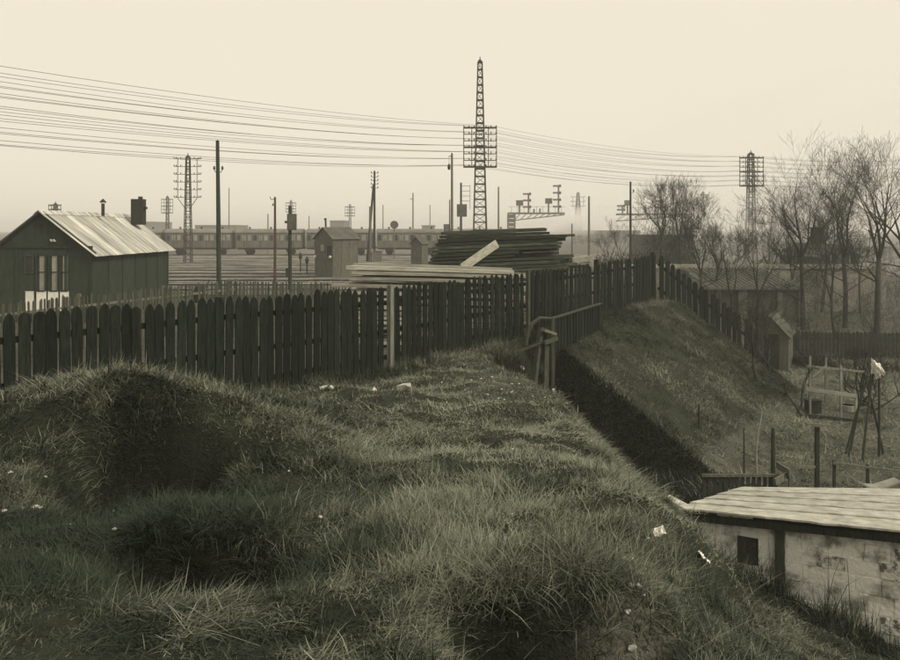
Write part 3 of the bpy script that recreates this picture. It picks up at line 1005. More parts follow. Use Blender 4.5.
# side and back walls
b = MB(); RLw = RL + (FL - RL) * 0.1 + fxy * 0.1
a0 = wallpt(0.07, 0.161, 0); a0 = Vector((a0.x, a0.y, 0)); c0 = RLw - SB
for (p, q, zt0, zt1) in ((a0, Vector((c0.x, c0.y, 0)), wall_z(0) - SB.z, RL.z - SB.z - 0.08),):
    d = Vector((q.x - p.x, q.y - p.y, 0)).normalized(); nn = Vector((d.y, -d.x, 0)) * 0.1
    vs = [p, q, q + nn, p + nn]
    b.add([Vector((v.x, v.y, 0)) for v in vs] + [Vector((vs[i].x, vs[i].y, (zt0, zt1, zt1, zt0)[i])) for i in range(4)], [(0, 3, 2, 1), (4, 5, 6, 7), (0, 1, 5, 4), (1, 2, 6, 5), (2, 3, 7, 6), (3, 0, 4, 7)])
b.build("side_wall", M_WHITEWASH, sh)
p = RL - SB + (FL - RL) * 0.06 + fxy * 0.25; q = RR2 - SB + (FR2 - RR2) * 0.06 - fxy * 0.3
b = MB(); hgt = RL.z - SB.z - 0.1
b.bar(Vector((p.x, p.y, hgt / 2)), Vector((q.x, q.y, hgt / 2)), 0.1, hgt); b.build("back_wall", M_BRICKDARK, sh)
pp = at(672, 499, 11.1); qq = at(690, 509, 10.9)
b = MB(); b.bar(pp + Vector((-0.05, 0.1, 0.0)), qq, 0.16, 0.02); tag(b.build("loose_board", M_SHEDROOF), "short pale board sticking out at the left end of the shed roof", "board")

# ------------------------------------------------------------------ slatted garden fence, posts, frames
p0, p1 = at(704, 474, 16.6), at(776, 474, 16.4)
gf = thing("slat_fence", (p0.x, p0.y, tz(p0.x, p0.y)), "short fence of dark upright slats behind the shed roof", "fence")
for i in range(14):
    k = i / 13
    p = p0.lerp(p1, k); z0 = tz(p.x, p.y)
    hgt = p.z - z0 + 0.05
    b = MB(); b.box((0, 0, hgt / 2 - 0.05), (0.075, 0.02, hgt)); b.box((0, 0, hgt - 0.045), (0.06, 0.016, 0.01))
    b.build("slat", M_DARKWOOD, gf, loc=Vector((p.x, p.y, z0)) - gf.location)
b = MB(); b.bar(p0 - gf.location + Vector((-.05, -0.03, -0.02)), p1 - gf.location + Vector((0.05, -0.03, -0.02)), 0.035, 0.06); b.build("fence_rail", M_GREYWOOD, gf)
b = MB(); b.bar(p0 - gf.location + Vector((-.05, 0.03, -0.6)), p1 - gf.location + Vector((0.05, 0.03, -0.6)), 0.035, 0.06); b.build("fence_rail", M_GREYWOOD, gf)


def garden_post(px, pyt, Y, w, m, label, lean=0.0, name="garden_post"):
    p = at(px, pyt, Y); z0 = tz(p.x, p.y)
    b = MB()
    hgt = p.z - z0 + 0.25
    b.tube([(0, 0, -0.25), (lean * 0.5, 0, hgt * 0.5), (lean, 0, hgt - 0.25)], [w * 0.56, w * 0.52, w * 0.46], 7)
    return tag(b.build(name, m, loc=(p.x, p.y, z0)), label, "post", "posts in the gardens")


garden_post(773, 428, 16.9, 0.085, M_DARKWOOD, "dark square-cut post at the right end of the short slatted fence")
garden_post(744, 428, 18.5, 0.035, M_DARKWOOD, "thin dark stake in the rough garden plot left of the dark post")
garden_post(699, 404, 20.5, 0.05, M_DARKWOOD, "small stake at the foot of the embankment slope")
pc = at(817, 427, 17.3); z0 = tz(pc.x, pc.y)
tp = thing("crossbar_post", (pc.x, pc.y, z0), "dark post with a short crossbar in front of the wooden frame", "post")
b = MB(); b.box((0, 0, (pc.z - z0) / 2 - 0.05), (0.08, 0.08, pc.z - z0 + 0.1)); b.build("post", M_DARKWOOD, tp)
b = MB(); b.bar(at(806, 424, 17.2) - tp.location, at(831, 426, 17.2) - tp.location, 0.06, 0.05); b.build("crossbar", M_GREYWOOD, tp)
b = MB(); b.bar(at(795, 466, 17.1) - tp.location, at(815, 467, 17.25) - tp.location, 0.03, 0.06); b.build("side_rail", M_GREYWOOD, tp)
# handrail planks near the post
rl = at(776, 478, 16.6)
wf = thing("plank_edging", (rl.x, rl.y, tz(rl.x, rl.y)), "two grey planks set on edge beside the dark garden post", "plank")
b = MB(); b.bar(at(777, 465, 16.8) - wf.location, at(790, 473, 16.1) - wf.location, 0.04, 0.14); b.build("plank", M_GREYWOOD, wf)
b = MB(); b.bar(at(775, 482, 16.0) - wf.location, at(790, 473.5, 16.3) - wf.location, 0.04, 0.14); b.build("plank", M_GREYWOOD, wf)
for (px, py, Y) in ((790, 474, 16.2), (776, 466, 16.9)):
    p = at(px, py, Y); zz = tz(p.x, p.y)
    b = MB(); b.box((0, 0, 0), (0.05, 0.05, p.z - zz + 0.1)); b.build("stake", M_GREYWOOD, wf, loc=Vector((p.x, p.y, zz + (p.z - zz) / 2 - 0.05)) - wf.location)
M_RIBPALE = mat("bleached_pole", (0.26, 0.26, 0.22), (0.15, 0.15, 0.125), 3, WS, 0.9, 0.2, 0.2)
# the frame of thin poles
fb = at(806, 416, 24.6)
ar = thing("garden_trellis", (fb.x, fb.y, tz(fb.x, fb.y)), "open frame of thin pale poles and rails in the garden", "frame")


def gbar(th, nm, a, c, w, h, m):
    b = MB(); b.bar(a - th.location, c - th.location, w, h); return b.build(nm, m, th)


def foot(px, Y):
    p = at(px, 400, Y)
    return Vector((p.x, p.y, tz(p.x, p.y) - 0.1))


for (px, py, Y) in ((810, 356, 24.8), (826, 358, 26.2), (841, 366, 24.6)):
    top = at(px, py, Y); f0 = foot(px, Y)
    gbar(ar, "upright", f0, top, 0.06, 0.06, M_RIBPALE)
gbar(ar, "rail", at(806, 366, 24.7), at(866, 372, 24.5), 0.05, 0.06, M_RIBPALE)
gbar(ar, "pale_board", at(806, 389, 24.4), at(857, 396, 24.2), 0.05, 0.10, M_RIB)
gbar(ar, "short_upright", foot(856, 24.3), at(856, 396, 24.3), 0.06, 0.06, M_RIB)
gbar(ar, "brace", at(812, 378, 24.9), at(826, 366, 26.1), 0.04, 0.05, M_GREYWOOD)
gbar(ar, "ground_beam", at(806, 416, 24.4) + Vector((0, 0, .02)), at(860, 422, 24.0) + Vector((0, 0, 0.02)), 0.10, 0.10, M_DARKWOOD)
bx = at(813, 409, 25.2)
b = MB(); b.box((0, 0, 0.2), (0.42, 0.3, 0.4)); b.box((0, 0, 0.415), (0.46, 0.34, 0.03)); tag(b.build("crate", M_DARKWOOD, loc=(bx.x, bx.y, tz(bx.x, bx.y))), "dark box standing inside the left bay of the wooden frame", "box")
bx = at(848, 409, 25.4)
tubm = MB(); tubm.tube([(0, 0, 0), (0, 0, 0.2), (0, 0, 0.2), (0, 0, 0.05)], [0.2, 0.24, 0.2, 0.17], 12); tag(tubm.build("wash_tub", M_RIB, loc=(bx.x, bx.y, tz(bx.x, bx.y))), "small pale tub on the ground inside the wooden frame", "tub")
# bean poles
for i, (xa, ya, Ya, xb, yb, Yb) in enumerate(((848, 446, 20.2, 866, 368, 21.0), (862, 448, 19.8, 873, 372, 20.6), (845, 440, 20.6, 868, 376, 21.0), (879, 440, 20.3, 879, 362, 20.5), (884, 430, 20.6, 864, 372, 20.8))):
    f0 = foot(xa, Ya); tp_ = at(xb, yb, Yb)
    b = MB(); b.tube([f0 - f0, (tp_ - f0) * 0.5 + Vector((R.uniform(-.04, .04), 0, 0)), tp_ - f0], [0.035, 0.03, 0.022], 6)
    lab = ["thickest leaning stake of the bean pole cluster at the right edge", "second stake from the right edge, leaning in the bean pole cluster", "leftmost leaning stake of the bean pole cluster", "upright stake of the bean pole cluster under the white cloth", "bean pole leaning left at the far right edge of the picture"][i]
    tag(b.build("bean_pole", M_DARKWOOD, loc=f0), lab, "pole", "leaning bean poles")
c = at(877, 369, 20.45)
b = bmesh.new(); bmesh.ops.create_icosphere(b, subdivisions=3, radius=0.16)
for v in b.verts:
    k = 1 + 1.1 * float(fbm(v.co.x * 14 + 3, v.co.y * 14 + v.co.z * 9, 5)); v.co *= k; v.co.x *= 0.75; v.co.z *= 1.35; v.co.x += 0.45 * v.co.z * -0.5
me = bpy.data.meshes.new("white_cloth"); b.to_mesh(me); b.free(); me.materials.append(M_WHITE)
tag(link("white_cloth", me, None, c), "bundled white cloth tied at the top of a bean pole", "cloth")
# bent pale branch standing in the plot
ln = [at(x, y, 18.0) for x, y in ((762, 414), (758, 432), (756, 452), (757, 474), (758, 480))]
ln[-1].z = tz(ln[-1].x, ln[-1].y)
b = MB(); b.tube([p - ln[-1] for p in ln], [0.012, 0.018, 0.02, 0.024, 0.026], 6); tag(b.build("bent_stick", M_RIB, loc=ln[-1]), "pale bent stick standing at the edge of the rough plot", "stick")
# pale curved sheets behind the shed
for i, pts_ in enumerate((((855, 479), (866, 486), (878, 487)), ((866, 489), (880, 486), (898, 480)))):
    P = [at(x, y, 14.6) for x, y in pts_]
    b = MB()
    for k in range(2): b.bar(P[k] - P[0], P[k + 1] - P[0], 0.25, 0.03)
    tag(b.build("bent_sheet", M_RIB, loc=P[0]), ["short curved pale strip behind the shed roof", "longer pale strip rising to the right behind the shed roof"][i], "sheet", "bent pale strips behind the shed")
# garden rail fence at the right
for i, (xa, ya, xb, yb, Y) in enumerate(((833, 463, 905, 472, 17.0),)):
    a_, c_ = at(xa, ya, Y), at(xb, yb, Y - .4)
    rf = thing("rail_fence", (a_.x, a_.y, tz(a_.x, a_.y)), "single low rail on stakes across the right garden", "fence")
    gbar(rf, "rail", a_, c_, 0.04, 0.05, M_GREYWOOD)
    for k in (0.03, 0.5, 0.97):
        p = a_.lerp(c_, k); gbar(rf, "stake", Vector((p.x, p.y + 0.04, tz(p.x, p.y) - 0.1)), Vector((p.x, p.y + 0.04, p.z + 0.05)), 0.05, 0.05, M_DARKWOOD)

# ------------------------------------------------------------------ the corrugated hut
HZ = ZY
Y1, Y2 = 32.0, 40.6
xr = (93 - HX) / F * Y1; xc = (42 - HX) / F * Y1; xl = 2 * xc - xr
ze, zr = (HY - 252) / F * Y1, (HY - 212) / F * Y1
hut = thing("corrugated_hut", (xc, Y1, HZ), "dark green hut with a pale corrugated iron roof behind the fence", "hut")
hw = xr - xc; eh = ze - HZ; rh = zr - HZ; HD = Y2 - Y1
b = MB(); b.prism([(-hw, 0), (hw, 0), (hw, eh), (0, rh - 0.06), (-hw, eh)], 0, 0.12); b.build("gable_wall", M_HUTGREEN, hut)
b = MB(); b.prism([(-hw, 0), (hw, 0), (hw, eh), (0, rh - 0.06), (-hw, eh)], HD - 0.12, HD); b.build("gable_wall", M_HUTGREEN, hut)
for sgn in (-1, 1):
    for i in range(6):
        ya = 0.125 + (HD - 0.25) * i / 6; yb = 0.125 + (HD - 0.25) * (i + 1) / 6 - 0.02
        b = MB(); b.box((sgn * (hw - 0.06), (ya + yb) / 2, eh / 2), (0.10 - 0.004 * (i % 2), yb - ya, eh - 0.01)); b.build("wall_panel", M_HUTGREEN, hut)
        b = MB(); b.box((sgn * (hw + 0.005), yb + 0.01, eh / 2 - 0.02), (0.05, 0.07, eh - 0.06)); b.build("batten", M_HUTGREEN, hut)
gz = (HY - 247) / F * Y1 - HZ
b = MB(); b.box((0, -0.03, gz), (2 * hw, 0.05, 0.09)); b.build("trim_board", M_HUTGREEN, hut)
for xx in (-hw + 0.06, hw * 0.47, hw - 0.06, -hw * 0.5):
    b = MB(); zt = gz - 0.047 if abs(xx) > hw * 0.6 or True else 0
    b.box((xx, -0.025, zt / 2), (0.10, 0.04, zt)); b.build("batten", M_HUTGREEN, hut)
for sgn in (-1, 1):
    b = MB(); b.bar((sgn * (hw + 0.12), -0.05, eh - 0.10), (sgn * 0.02, -0.05, rh - 0.02), 0.05, 0.16); b.build("bargeboard", M_HUTGREEN, hut)
bt_ = MB(); bt_.box((hw * 0.47, -0.025, (gz + rh * 0.83) / 2 + 0.02), (0.08, 0.03, 0.5)); bt_.build("batten", M_HUTGREEN, hut)


def hutx(px): return (px - HX) / F * Y1 - xc


def hutz(py): return (HY - py) / F * Y1 - HZ


for (xa, xb) in ((37, 46), (49.5, 58.5), (60.5, 69)):
    wo = MB()
    X0, X1, Z0, Z1 = hutx(xa), hutx(xb), hutz(291), hutz(255)
    fw = 0.05
    for (cx_, cz_, sx_, sz_) in ((X0, (Z0 + Z1) / 2, fw, Z1 - Z0), (X1, (Z0 + Z1) / 2, fw, Z1 - Z0), ((X0 + X1) / 2, Z1, X1 - X0 - fw, fw), ((X0 + X1) / 2, Z0, X1 - X0 - fw, fw)):
        wo.box((cx_, -0.035, cz_), (sx_, 0.06, sz_))
    win = wo.build("window", M_HUTGREEN, hut)
    zm = hutz(272)
    for (za_, zb_) in ((Z0 + 0.03, zm - 0.02), (zm + 0.02, Z1 - 0.03)):
        b = MB(); b.box(((X0 + X1) / 2 + 0.04, -0.012, (za_ + zb_) / 2), (X1 - X0 - 0.14, 0.02, zb_ - za_)); b.box(((X0 + X1) / 2 + 0.04, -0.011, za_), (X1 - X0 - 0.16, 0.018, 0.01)); b.build("pane", M_GLASSPALE if zb_ < zm + 0.01 else M_GLASSDARK if False else M_GLASSPALE, win)
    b = MB(); b.box(((X0 + X1) / 2, -0.03, zm), (X1 - X0 - fw, 0.045, 0.04)); b.build("glazing_bar", M_HUTGREEN, win)
for (xa, xb) in ((26, 34), (37, 46.5), (48.5, 58.5), (60.5, 69)):
    b = MB(); X0, X1 = hutx(xa), hutx(xb)
    b.box(((X0 + X1) / 2, -0.03, (hutz(291.5) + hutz(311)) / 2), (X1 - X0, 0.035, hutz(291.5) - hutz(311))); b.box(((X0 + X1) / 2, -0.032, hutz(291.5) + 0.006), (X1 - X0 + 0.02, 0.05, 0.012)); b.build("white_panel", M_WHITE, hut)
X0, X1, Z0, Z1 = hutx(25.5), hutx(33.5), hutz(273), hutz(255.5)
b = MB(); b.box(((X0 + X1) / 2, -0.02, (Z0 + Z1) / 2), (X1 - X0, 0.03, Z1 - Z0)); nb_ = b.build("notice_board", M_IRON, hut)
b = MB()
for (cx_, cz_, sx_, sz_) in ((X0, (Z0 + Z1) / 2, 0.03, Z1 - Z0 + 0.03), (X1, (Z0 + Z1) / 2, 0.03, Z1 - Z0 + 0.03), ((X0 + X1) / 2, Z1, X1 - X0 - 0.03, 0.03), ((X0 + X1) / 2, Z0, X1 - X0 - 0.03, 0.03)):
    b.box((cx_, -0.035, cz_), (sx_, 0.03, sz_))
b.build("frame", M_POSTDULL, nb_)
for px in (52.5, 55.5):
    b = MB(); b.tube([(hutx(px), -0.01, hutz(241)), (hutx(px), -0.12, hutz(241)), (hutx(px), -0.14, hutz(239.5))], [0.03, 0.035, 0.04], 8); b.build("insulator", M_WHITE, hut)
b = MB(); b.bar((hutx(51.5), -0.03, hutz(243.2)), (hutx(56.5), -0.03, hutz(243.2)), 0.04, 0.03); b.build("bracket", M_STEEL, hut)
# corrugated sheets


def corr_sheet(width, length, waves, name):
    b = MB(); n = waves * 4
    vs = []
    for i in range(n + 1):
        y = width * i / n
        dz = 0.016 * math.sin(2 * math.pi * waves * i / n)
        vs += [(0, y, dz), (length, y, dz)]
    b.add(vs, [(2 * i, 2 * i + 1, 2 * i + 3, 2 * i + 2) for i in range(n)])
    return b.mesh(name, M_ROOFTIN, True)


over = 0.32
slope = math.atan2(rh - eh, hw)
sl = (hw + 0.25) / math.cos(slope)
ns = 11
sw = (HD + 2 * over) / ns
cms = [corr_sheet(sw + 0.05, sl, 11, "roof_sheet") for _ in range(3)]
for sgn in (1, -1):
    for i in range(ns):
        o = link("roof_sheet", cms[i % 3], hut, (0.01 * sgn, -over + sw * i, rh + 0.02 + 0.006 * (i % 2)), None)
        if sgn > 0:
            o.rotation_euler = (0, slope, 0)
        else:
            o.rotation_euler = (0, slope, math.pi); o.location = (-0.01, -over + sw * (i + 1) + 0.05, rh + 0.02 + 0.006 * (i % 2))
b = MB(); b.prism([(-0.2, rh - 0.10), (0, rh + 0.065), (0.2, rh - 0.10), (0.2, rh - 0.085), (0, rh + 0.085), (-0.2, rh - 0.085)], -over, HD + over); b.build("ridge_cap", M_ROOFTIN, hut)


def hpt(px, py, Y): return at(px, py, Y) - hut.location


b = MB(); b.tube([hpt(103, 216, 36.4), hpt(103, 203.5, 36.4)], 0.075, 10); fl = b.build("flue_pipe", M_IRON, hut)
b = MB(); c0 = hpt(103, 202, 36.4); b.tube([c0 + Vector((0, 0, -0.02)), c0 + Vector((0, 0, 0.15))], [0.17, 0.02], 10); b.build("cowl", M_IRON, fl)
b = MB()
for k in range(3):
    a = k * 2.09; b.bar(c0 + Vector((0.07 * math.cos(a), 0.07 * math.sin(a), -0.09)), c0 + Vector((0.12 * math.cos(a), 0.12 * math.sin(a), 0.0)), 0.015, 0.015)
b.build("cowl_stay", M_IRON, fl)
c0 = hpt(138.5, 207, 39.6)
b = MB(); b.box(c0 + Vector((0, 0, -0.25)), (0.60, 0.45, 1.30)); ch = b.build("box_chimney", M_IRON, hut)
b = MB(); b.box(c0 + Vector((0.1, 0, 0.46)), (0.16, 0.2, 0.14)); b.build("vent", M_IRON, ch)
b = MB(); b.box(c0 + Vector((0.35, 0, -0.05)), (0.14, 0.2, 0.12)); b.build("vent", M_IRON, ch)


# ------------------------------------------------------------------ small grey huts in the yard
def small_hut(px, Y, w, d, eave, ridge, rz, label, mwall, front=True, chim=True):
    p = at(px, 300, Y); z0 = tz(p.x, p.y)
    h = thing("track_hut", (p.x, p.y, z0), label, "hut", "small wooden huts among the tracks", rz)
    b = MB(); b.prism([(-w / 2, 0), (w / 2, 0), (w / 2, eave), (0, ridge - 0.03), (-w / 2, eave)], -d / 2, -d / 2 + 0.06); b.build("front_wall", mwall, h)
    b = MB(); b.prism([(-w / 2, 0), (w / 2, 0), (w / 2, eave), (0, ridge - 0.03), (-w / 2, eave)], d / 2 - 0.06, d / 2); b.build("back_wall", mwall, h)
    for sgn in (-1, 1):
        for i in range(3):
            ya = -d / 2 + 0.065 + (d - 0.13) * i / 3; yb = -d / 2 + 0.065 + (d - 0.13) * (i + 1) / 3 - 0.015
            b = MB(); b.box((sgn * (w / 2 - 0.03), (ya + yb) / 2, eave / 2), (0.05, yb - ya, eave - 0.02)); b.build("wall_panel", mwall, h)
        b = MB()
        b.bar((sgn * (w / 2 + 0.12), 0, eave - 0.07 + 0.04), (sgn * 0.008, 0, ridge + 0.04), d + 0.3, 0.05)
        b.build("roof_slope", M_ROOFGREY, h)
    b = MB(); b.box((0, -d / 2 - 0.02, eave * 0.5), (w * 0.96, 0.04, 0.07)); b.build("trim_board", mwall, h)
    if front:
        b = MB(); b.box((-w * 0.05, -d / 2 - 0.015, eave * 0.78), (0.5, 0.03, 0.5)); wn = b.build("window", M_GLASSPALE, h)
        b = MB()
        for sx in (-1, 1): b.box((-w * 0.05 + sx * 0.27, -d / 2 - 0.03, eave * 0.78), (0.05, 0.05, 0.6))
        for sz_ in (-1, 1): b.box((-w * 0.05, -d / 2 - 0.03, eave * 0.78 + sz_ * 0.275), (0.49, 0.045, 0.05))
        b.build("window_frame", mwall, wn)
        b = MB(); b.box((w * 0.32, -d / 2 - 0.015, eave * 0.7), (0.55, 0.03, 0.8)); b.box((w * 0.32, -d / 2 - 0.03, eave * 0.7), (0.04, 0.02, 0.8)); b.build("opening", M_IRON, h)
        for xx in (-0.42, 0.4):
            b = MB(); b.tube([(xx * w, -d / 2 - 0.02, eave * 0.56), (xx * w, -d / 2 - 0.16, eave * 0.56)], [0.09, 0.11], 10); b.build("lamp", M_WHITE, h)
    if chim:
        b = MB(); b.tube([(-w * 0.3, -d * 0.2, eave), (-w * 0.3 - 0.05, -d * 0.2, ridge + 0.55), (-w * 0.3 - 0.1, -d * 0.2, ridge + 0.75)], [0.07, 0.07, 0.11], 8); b.build("stove_pipe", M_IRON, h)
    return h


M_HUTGREY = mat("hut_boards", (0.12, 0.12, 0.095), (0.075, 0.075, 0.06), 3, (2, 2, 0.6), 0.85, 0.2, 0.1)
small_hut(336.5, 61, 2.25, 2.5, 3.1, 3.95, math.radians(-43), "grey boarded track hut with a window and stove pipe beside the pale planks", M_HUTGREY)
small_hut(419.5, 74, 1.15, 1.3, 2.5, 3.15, math.radians(-25), "tiny gabled hut at the left end of the dark timber stack", M_HUTGREY, False, False)

# ------------------------------------------------------------------ timber stacks
pl = at(352, 284, 26.0)
ps = thing("plank_stack", (pl.x, pl.y, ZY), "low stack of long pale weathered planks behind the fence", "plank stack")
# three layers, planks long in the fence direction
A0, A1 = at(350, 264, 25.5), at(533, 269, 25.2)
lay = Vector((A1.x - A0.x, A1.y - A0.y, 0)); LL = lay.length; lay.normalize(); sid = Vector((-lay.y, lay.x, 0))
zrow = A0.z - 0.09
layer = 0
while zrow > ZY + 0.0:
    for c_ in range(4):
        off = -0.2 + c_ * 0.36 - 0.09 * min(layer, 5) + R.uniform(-0.04, 0.04)
        le = LL * R.uniform(0.86, 1.0); st0 = R.uniform(-0.15, 0.4) - (0.35 if layer in (3, 5) and c_ == 0 else 0)
        a_ = A0 + lay * st0 + sid * off
        tilt = (A1.z - A0.z)
        n = 6; pts_ = []
        bow = R.uniform(-0.035, 0.035); ph = R.uniform(0, 6)
        b = MB()
        for q in range(n + 1):
            k = q / n
            pts_.append(lay * (le * k) + sid * (0.05 * math.sin(k * 3 + ph)) + Vector((0, 0, tilt * k + bow * math.sin(math.pi * k))))
        w_ = R.uniform(0.24, 0.33); h_ = R.uniform(0.085, 0.12)
        vs = []
        for p in pts_:
            vs += [p - sid * w_ / 2 - Vector((0, 0, h_ / 2)), p + sid * w_ / 2 - Vector((0, 0, h_ / 2)), p + sid * w_ / 2 + Vector((0, 0, h_ / 2)), p - sid * w_ / 2 + Vector((0, 0, h_ / 2))]
        fs = [(0, 3, 2, 1), (4 * n, 4 * n + 1, 4 * n + 2, 4 * n + 3)]
        for q in range(n):
            for e in range(4):
                fs.append((4 * q + e, 4 * q + (e + 1) % 4, 4 * q + 4 + (e + 1) % 4, 4 * q + 4 + e))
        b.add(vs, fs)
        b.build("plank", M_PALEPLANK, ps, loc=Vector((a_.x, a_.y, zrow + R.uniform(-0.02, 0.02))) - ps.location)
    zrow -= R.choice((0.15, 0.16, 0.21)); layer += 1

da = at(432, 262, 29.5)
dk = thing("timber_stack", (da.x, da.y, ZY), "tall stack of dark tarred timbers with ragged right ends", "timber stack")
top_l, top_r = at(441, 231.5, 29.0), at(548, 227.5, 29.6)
lay = Vector((top_r.x - top_l.x, top_r.y - top_l.y, 0)).normalized(); sid = Vector((-lay.y, lay.x, 0))
rise = (top_r.z - top_l.z) / (top_r.x - top_l.x)
th = 0.135
i = 0
z = top_l.z - th / 2
while z > ZY:
    yrow = HY - z / 29 * F
    k = i * th
    left = top_l.x - 0.42 * k if k < 1.2 else top_l.x - 0.5
    rows_ = 6
    for j in range(rows_):
        lft = left + R.uniform(-0.03, 0.03) + (0.06 * j)
        ragg = R.choice((0, 0.1, 0.25, 0.4, 0.9)) if k < 1.4 else R.choice((-0.2, 0.2, 0.5, 0.9, 1.5))
        right = top_r.x + (0.28 if k > 0.2 else -0.2) + ragg * 0.9
        if k > 1.75: right = min(right, top_r.x + 0.6)
        if 0.72 < k < 0.95 and j < 3: right = top_r.x - 0.9 - R.random() * 0.5     # dark gap under the upper rafts
        a_ = Vector((lft, top_l.y - 0.3 + j * 0.30 + 0.10 * min(k, 1.2) * -1, z + (lft - top_l.x) * rise + R.uniform(-0.012, 0.012)))
        ln_ = right - lft
        b = MB(); b.bar(Vector((0, 0, 0)), Vector((ln_, ln_ * lay.y / lay.x, ln_ * rise)), 0.28, th - R.uniform(0.012, 0.045))
        b.build("timber", M_TARTIMBER, dk, loc=a_ - dk.location)
    z -= th; i += 1
P0, P1 = at(462, 268, 27.6), at(497, 243.5, 28.35)
b = MB(); b.bar(Vector((0, 0, 0)), P1 - P0, 0.06, 0.30); tag(b.build("leaning_plank", M_PALEPLANK, loc=P0), "single pale plank leaning slantwise on the dark timber stack", "plank")
P0, P1 = at(560, 262, 31.0), at(592, 258, 31.0)
b = MB(); b.bar(Vector((0, 0, 0)), P1 - P0, 0.35, 0.2); b.bar(Vector((0, 0.05, -0.24)), P1 - P0 + Vector((0.1, 0.05, -0.24)), 0.35, 0.2)
tag(b.build("squared_beams", M_RIB, loc=P0), "two pale squared beams at the right foot of the dark timber stack", "beams")

# ------------------------------------------------------------------ tracks
trk_y = [44, 48.2, 52.6, 57, 61.5, 66, 70.5, 75, 79.5, 84, 88.5, 93, 97.5, 102, 106.5, 110.5, 115]
rail_me = None
for ti, ty_ in enumerate(trk_y):
    XL, XR = -0.66 * ty_ - 6, 0.30 * ty_
    if ti < 4: XR = min(XR, 0.02 * ty_)
    zb_ = ZY + 0.03
    ordn = ["nearest", "second nearest", "third nearest", "fourth nearest", "fifth nearest", "sixth nearest", "seventh nearest", "eighth nearest", "ninth nearest", "tenth nearest", "eleventh nearest", "twelfth nearest", "thirteenth nearest", "fourteenth nearest", "fifteenth nearest", "carriage-bearing", "farthest"][ti]
    tr = thing("railway_track", ((XL + XR) / 2, ty_, zb_), "%s railway track crossing the yard behind the slatted fence" % ordn, "track", "parallel railway tracks")
    sk = R.uniform(-0.004, 0.004)
    for dy in (-0.72, 0.72):
        b = MB()
        n = 10
        pts_ = [Vector((XL + (XR - XL) * q / n - (XL + XR) / 2, dy + sk * (XL + (XR - XL) * q / n), 0.20 + R.uniform(-0.008, 0.008))) for q in range(n + 1)]
        b.tube(pts_, 0.055, 4)
        b.build("rail", M_RAIL, tr)
    b = MB(); x = XL - (XL + XR) / 2
    while x < (XR - XL) / 2:
        b.box((x, sk * x, 0.05), (0.25, 2.5, 0.16)); x += 0.75
    o = b.build("sleepers", M_SLEEPER, tr); o["kind"] = "stuff"


# ------------------------------------------------------------------ carriages
def carriage(label):
    c = thing("railway_carriage", (0, 0, 0), label, "carriage", "old passenger carriages in one train")
    L = 9.2; w = 2.9
    b = MB(); b.box((0, 0, 1.05 + 1.05), (L, w, 2.1)); body = b.build("body", M_TRAIN, c)
    b = MB(); arc = [(w / 2 + 0.08, 3.15), (w / 2 - 0.1, 3.38), (w / 4, 3.62), (0, 3.70), (-w / 4, 3.62), (-w / 2 + 0.1, 3.38), (-w / 2 - 0.08, 3.15)]
    vs = [(-L / 2 - 0.1, y, z) for y, z in arc] + [(L / 2 + 0.1, y, z) for y, z in arc]
    n = len(arc)
    b.add(vs, [tuple(range(n)), tuple(reversed(range(n, 2 * n)))] + [(k, k + n, (k + 1) % n + n, (k + 1) % n) for k in range(n)])
    b.build("roof", M_TRAINROOF, c)
    for k in range(3):
        b = MB(); b.tube([(-3 + 3 * k, 0, 3.6), (-3 + 3 * k, 0, 3.88), (-3 + 3 * k, 0, 3.88), (-3 + 3 * k, 0, 3.96)], [0.12, 0.12, 0.22, 0.1], 8); b.build("roof_vent", M_IRON, c)
    for k in range(12):
        x = -4.2 + k * 0.765
        b = MB(); b.box((x, -w / 2 - 0.012, 2.45), (0.48, 0.024, 0.78)); wn = b.build("window", M_GLASSPALE if (k * 7) % 3 else M_GLASSDARK, c)
        b = MB()
        for sx in (-1, 1): b.box((x + sx * 0.265, -w / 2 - 0.02, 2.45), (0.05, 0.045, 0.86))
        b.box((x, -w / 2 - 0.021, 2.86), (0.52, 0.043, 0.05))
        b.build("window_frame", M_TRAINROOF, wn)
    for k in range(4):
        b = MB(); b.box((-3.45 + k * 2.3, -w / 2 - 0.03, 2.05), (0.05, 0.03, 1.9)); b.build("door_edge", M_IRON, c)
    b = MB(); b.box((0, -w / 2 - 0.10, 0.82), (L * 0.94, 0.28, 0.06)); b.build("footboard", M_IRON, c)
    b = MB(); b.box((0, 0, 0.95), (L - 0.1, 2.0, 0.2)); b.build("underframe", M_IRON, c)
    for sx in (-2.9, 2.9):
        for sy in (-0.75, 0.75):
            b = MB(); b.tube([(sx, sy - 0.06, 0.48), (sx, sy + 0.06, 0.48)], 0.48, 16); b.build("wheel", M_IRON, c)
        b = MB(); b.box((sx, -1.05, 0.72), (1.1, 0.12, 0.34)); b.build("axle_box", M_IRON, c)
    for sx in (-1, 1):
        for sy in (-0.87, 0.87):
            b = MB(); b.tube([(sx * L / 2, sy, 1.02), (sx * (L / 2 + 0.27), sy, 1.02), (sx * (L / 2 + 0.27), sy, 1.02), (sx * (L / 2 + 0.32), sy, 1.02)], [0.07, 0.07, 0.2, 0.2], 8); b.build("buffer", M_IRON, c)
    return c


ordc = ["rightmost", "second from the right", "third from the right", "fourth from the right", "fifth from the right", "sixth from the right", "seventh from the right"]
car0 = carriage("")
for i in range(7):
    c = car0 if i == 0 else copy_tree(car0)
    c.location = (4.2 - i * 9.85, 110.5, ZY + 0.27)
    c["label"] = "%s of the old passenger carriages standing beyond the tracks" % ordc[i]


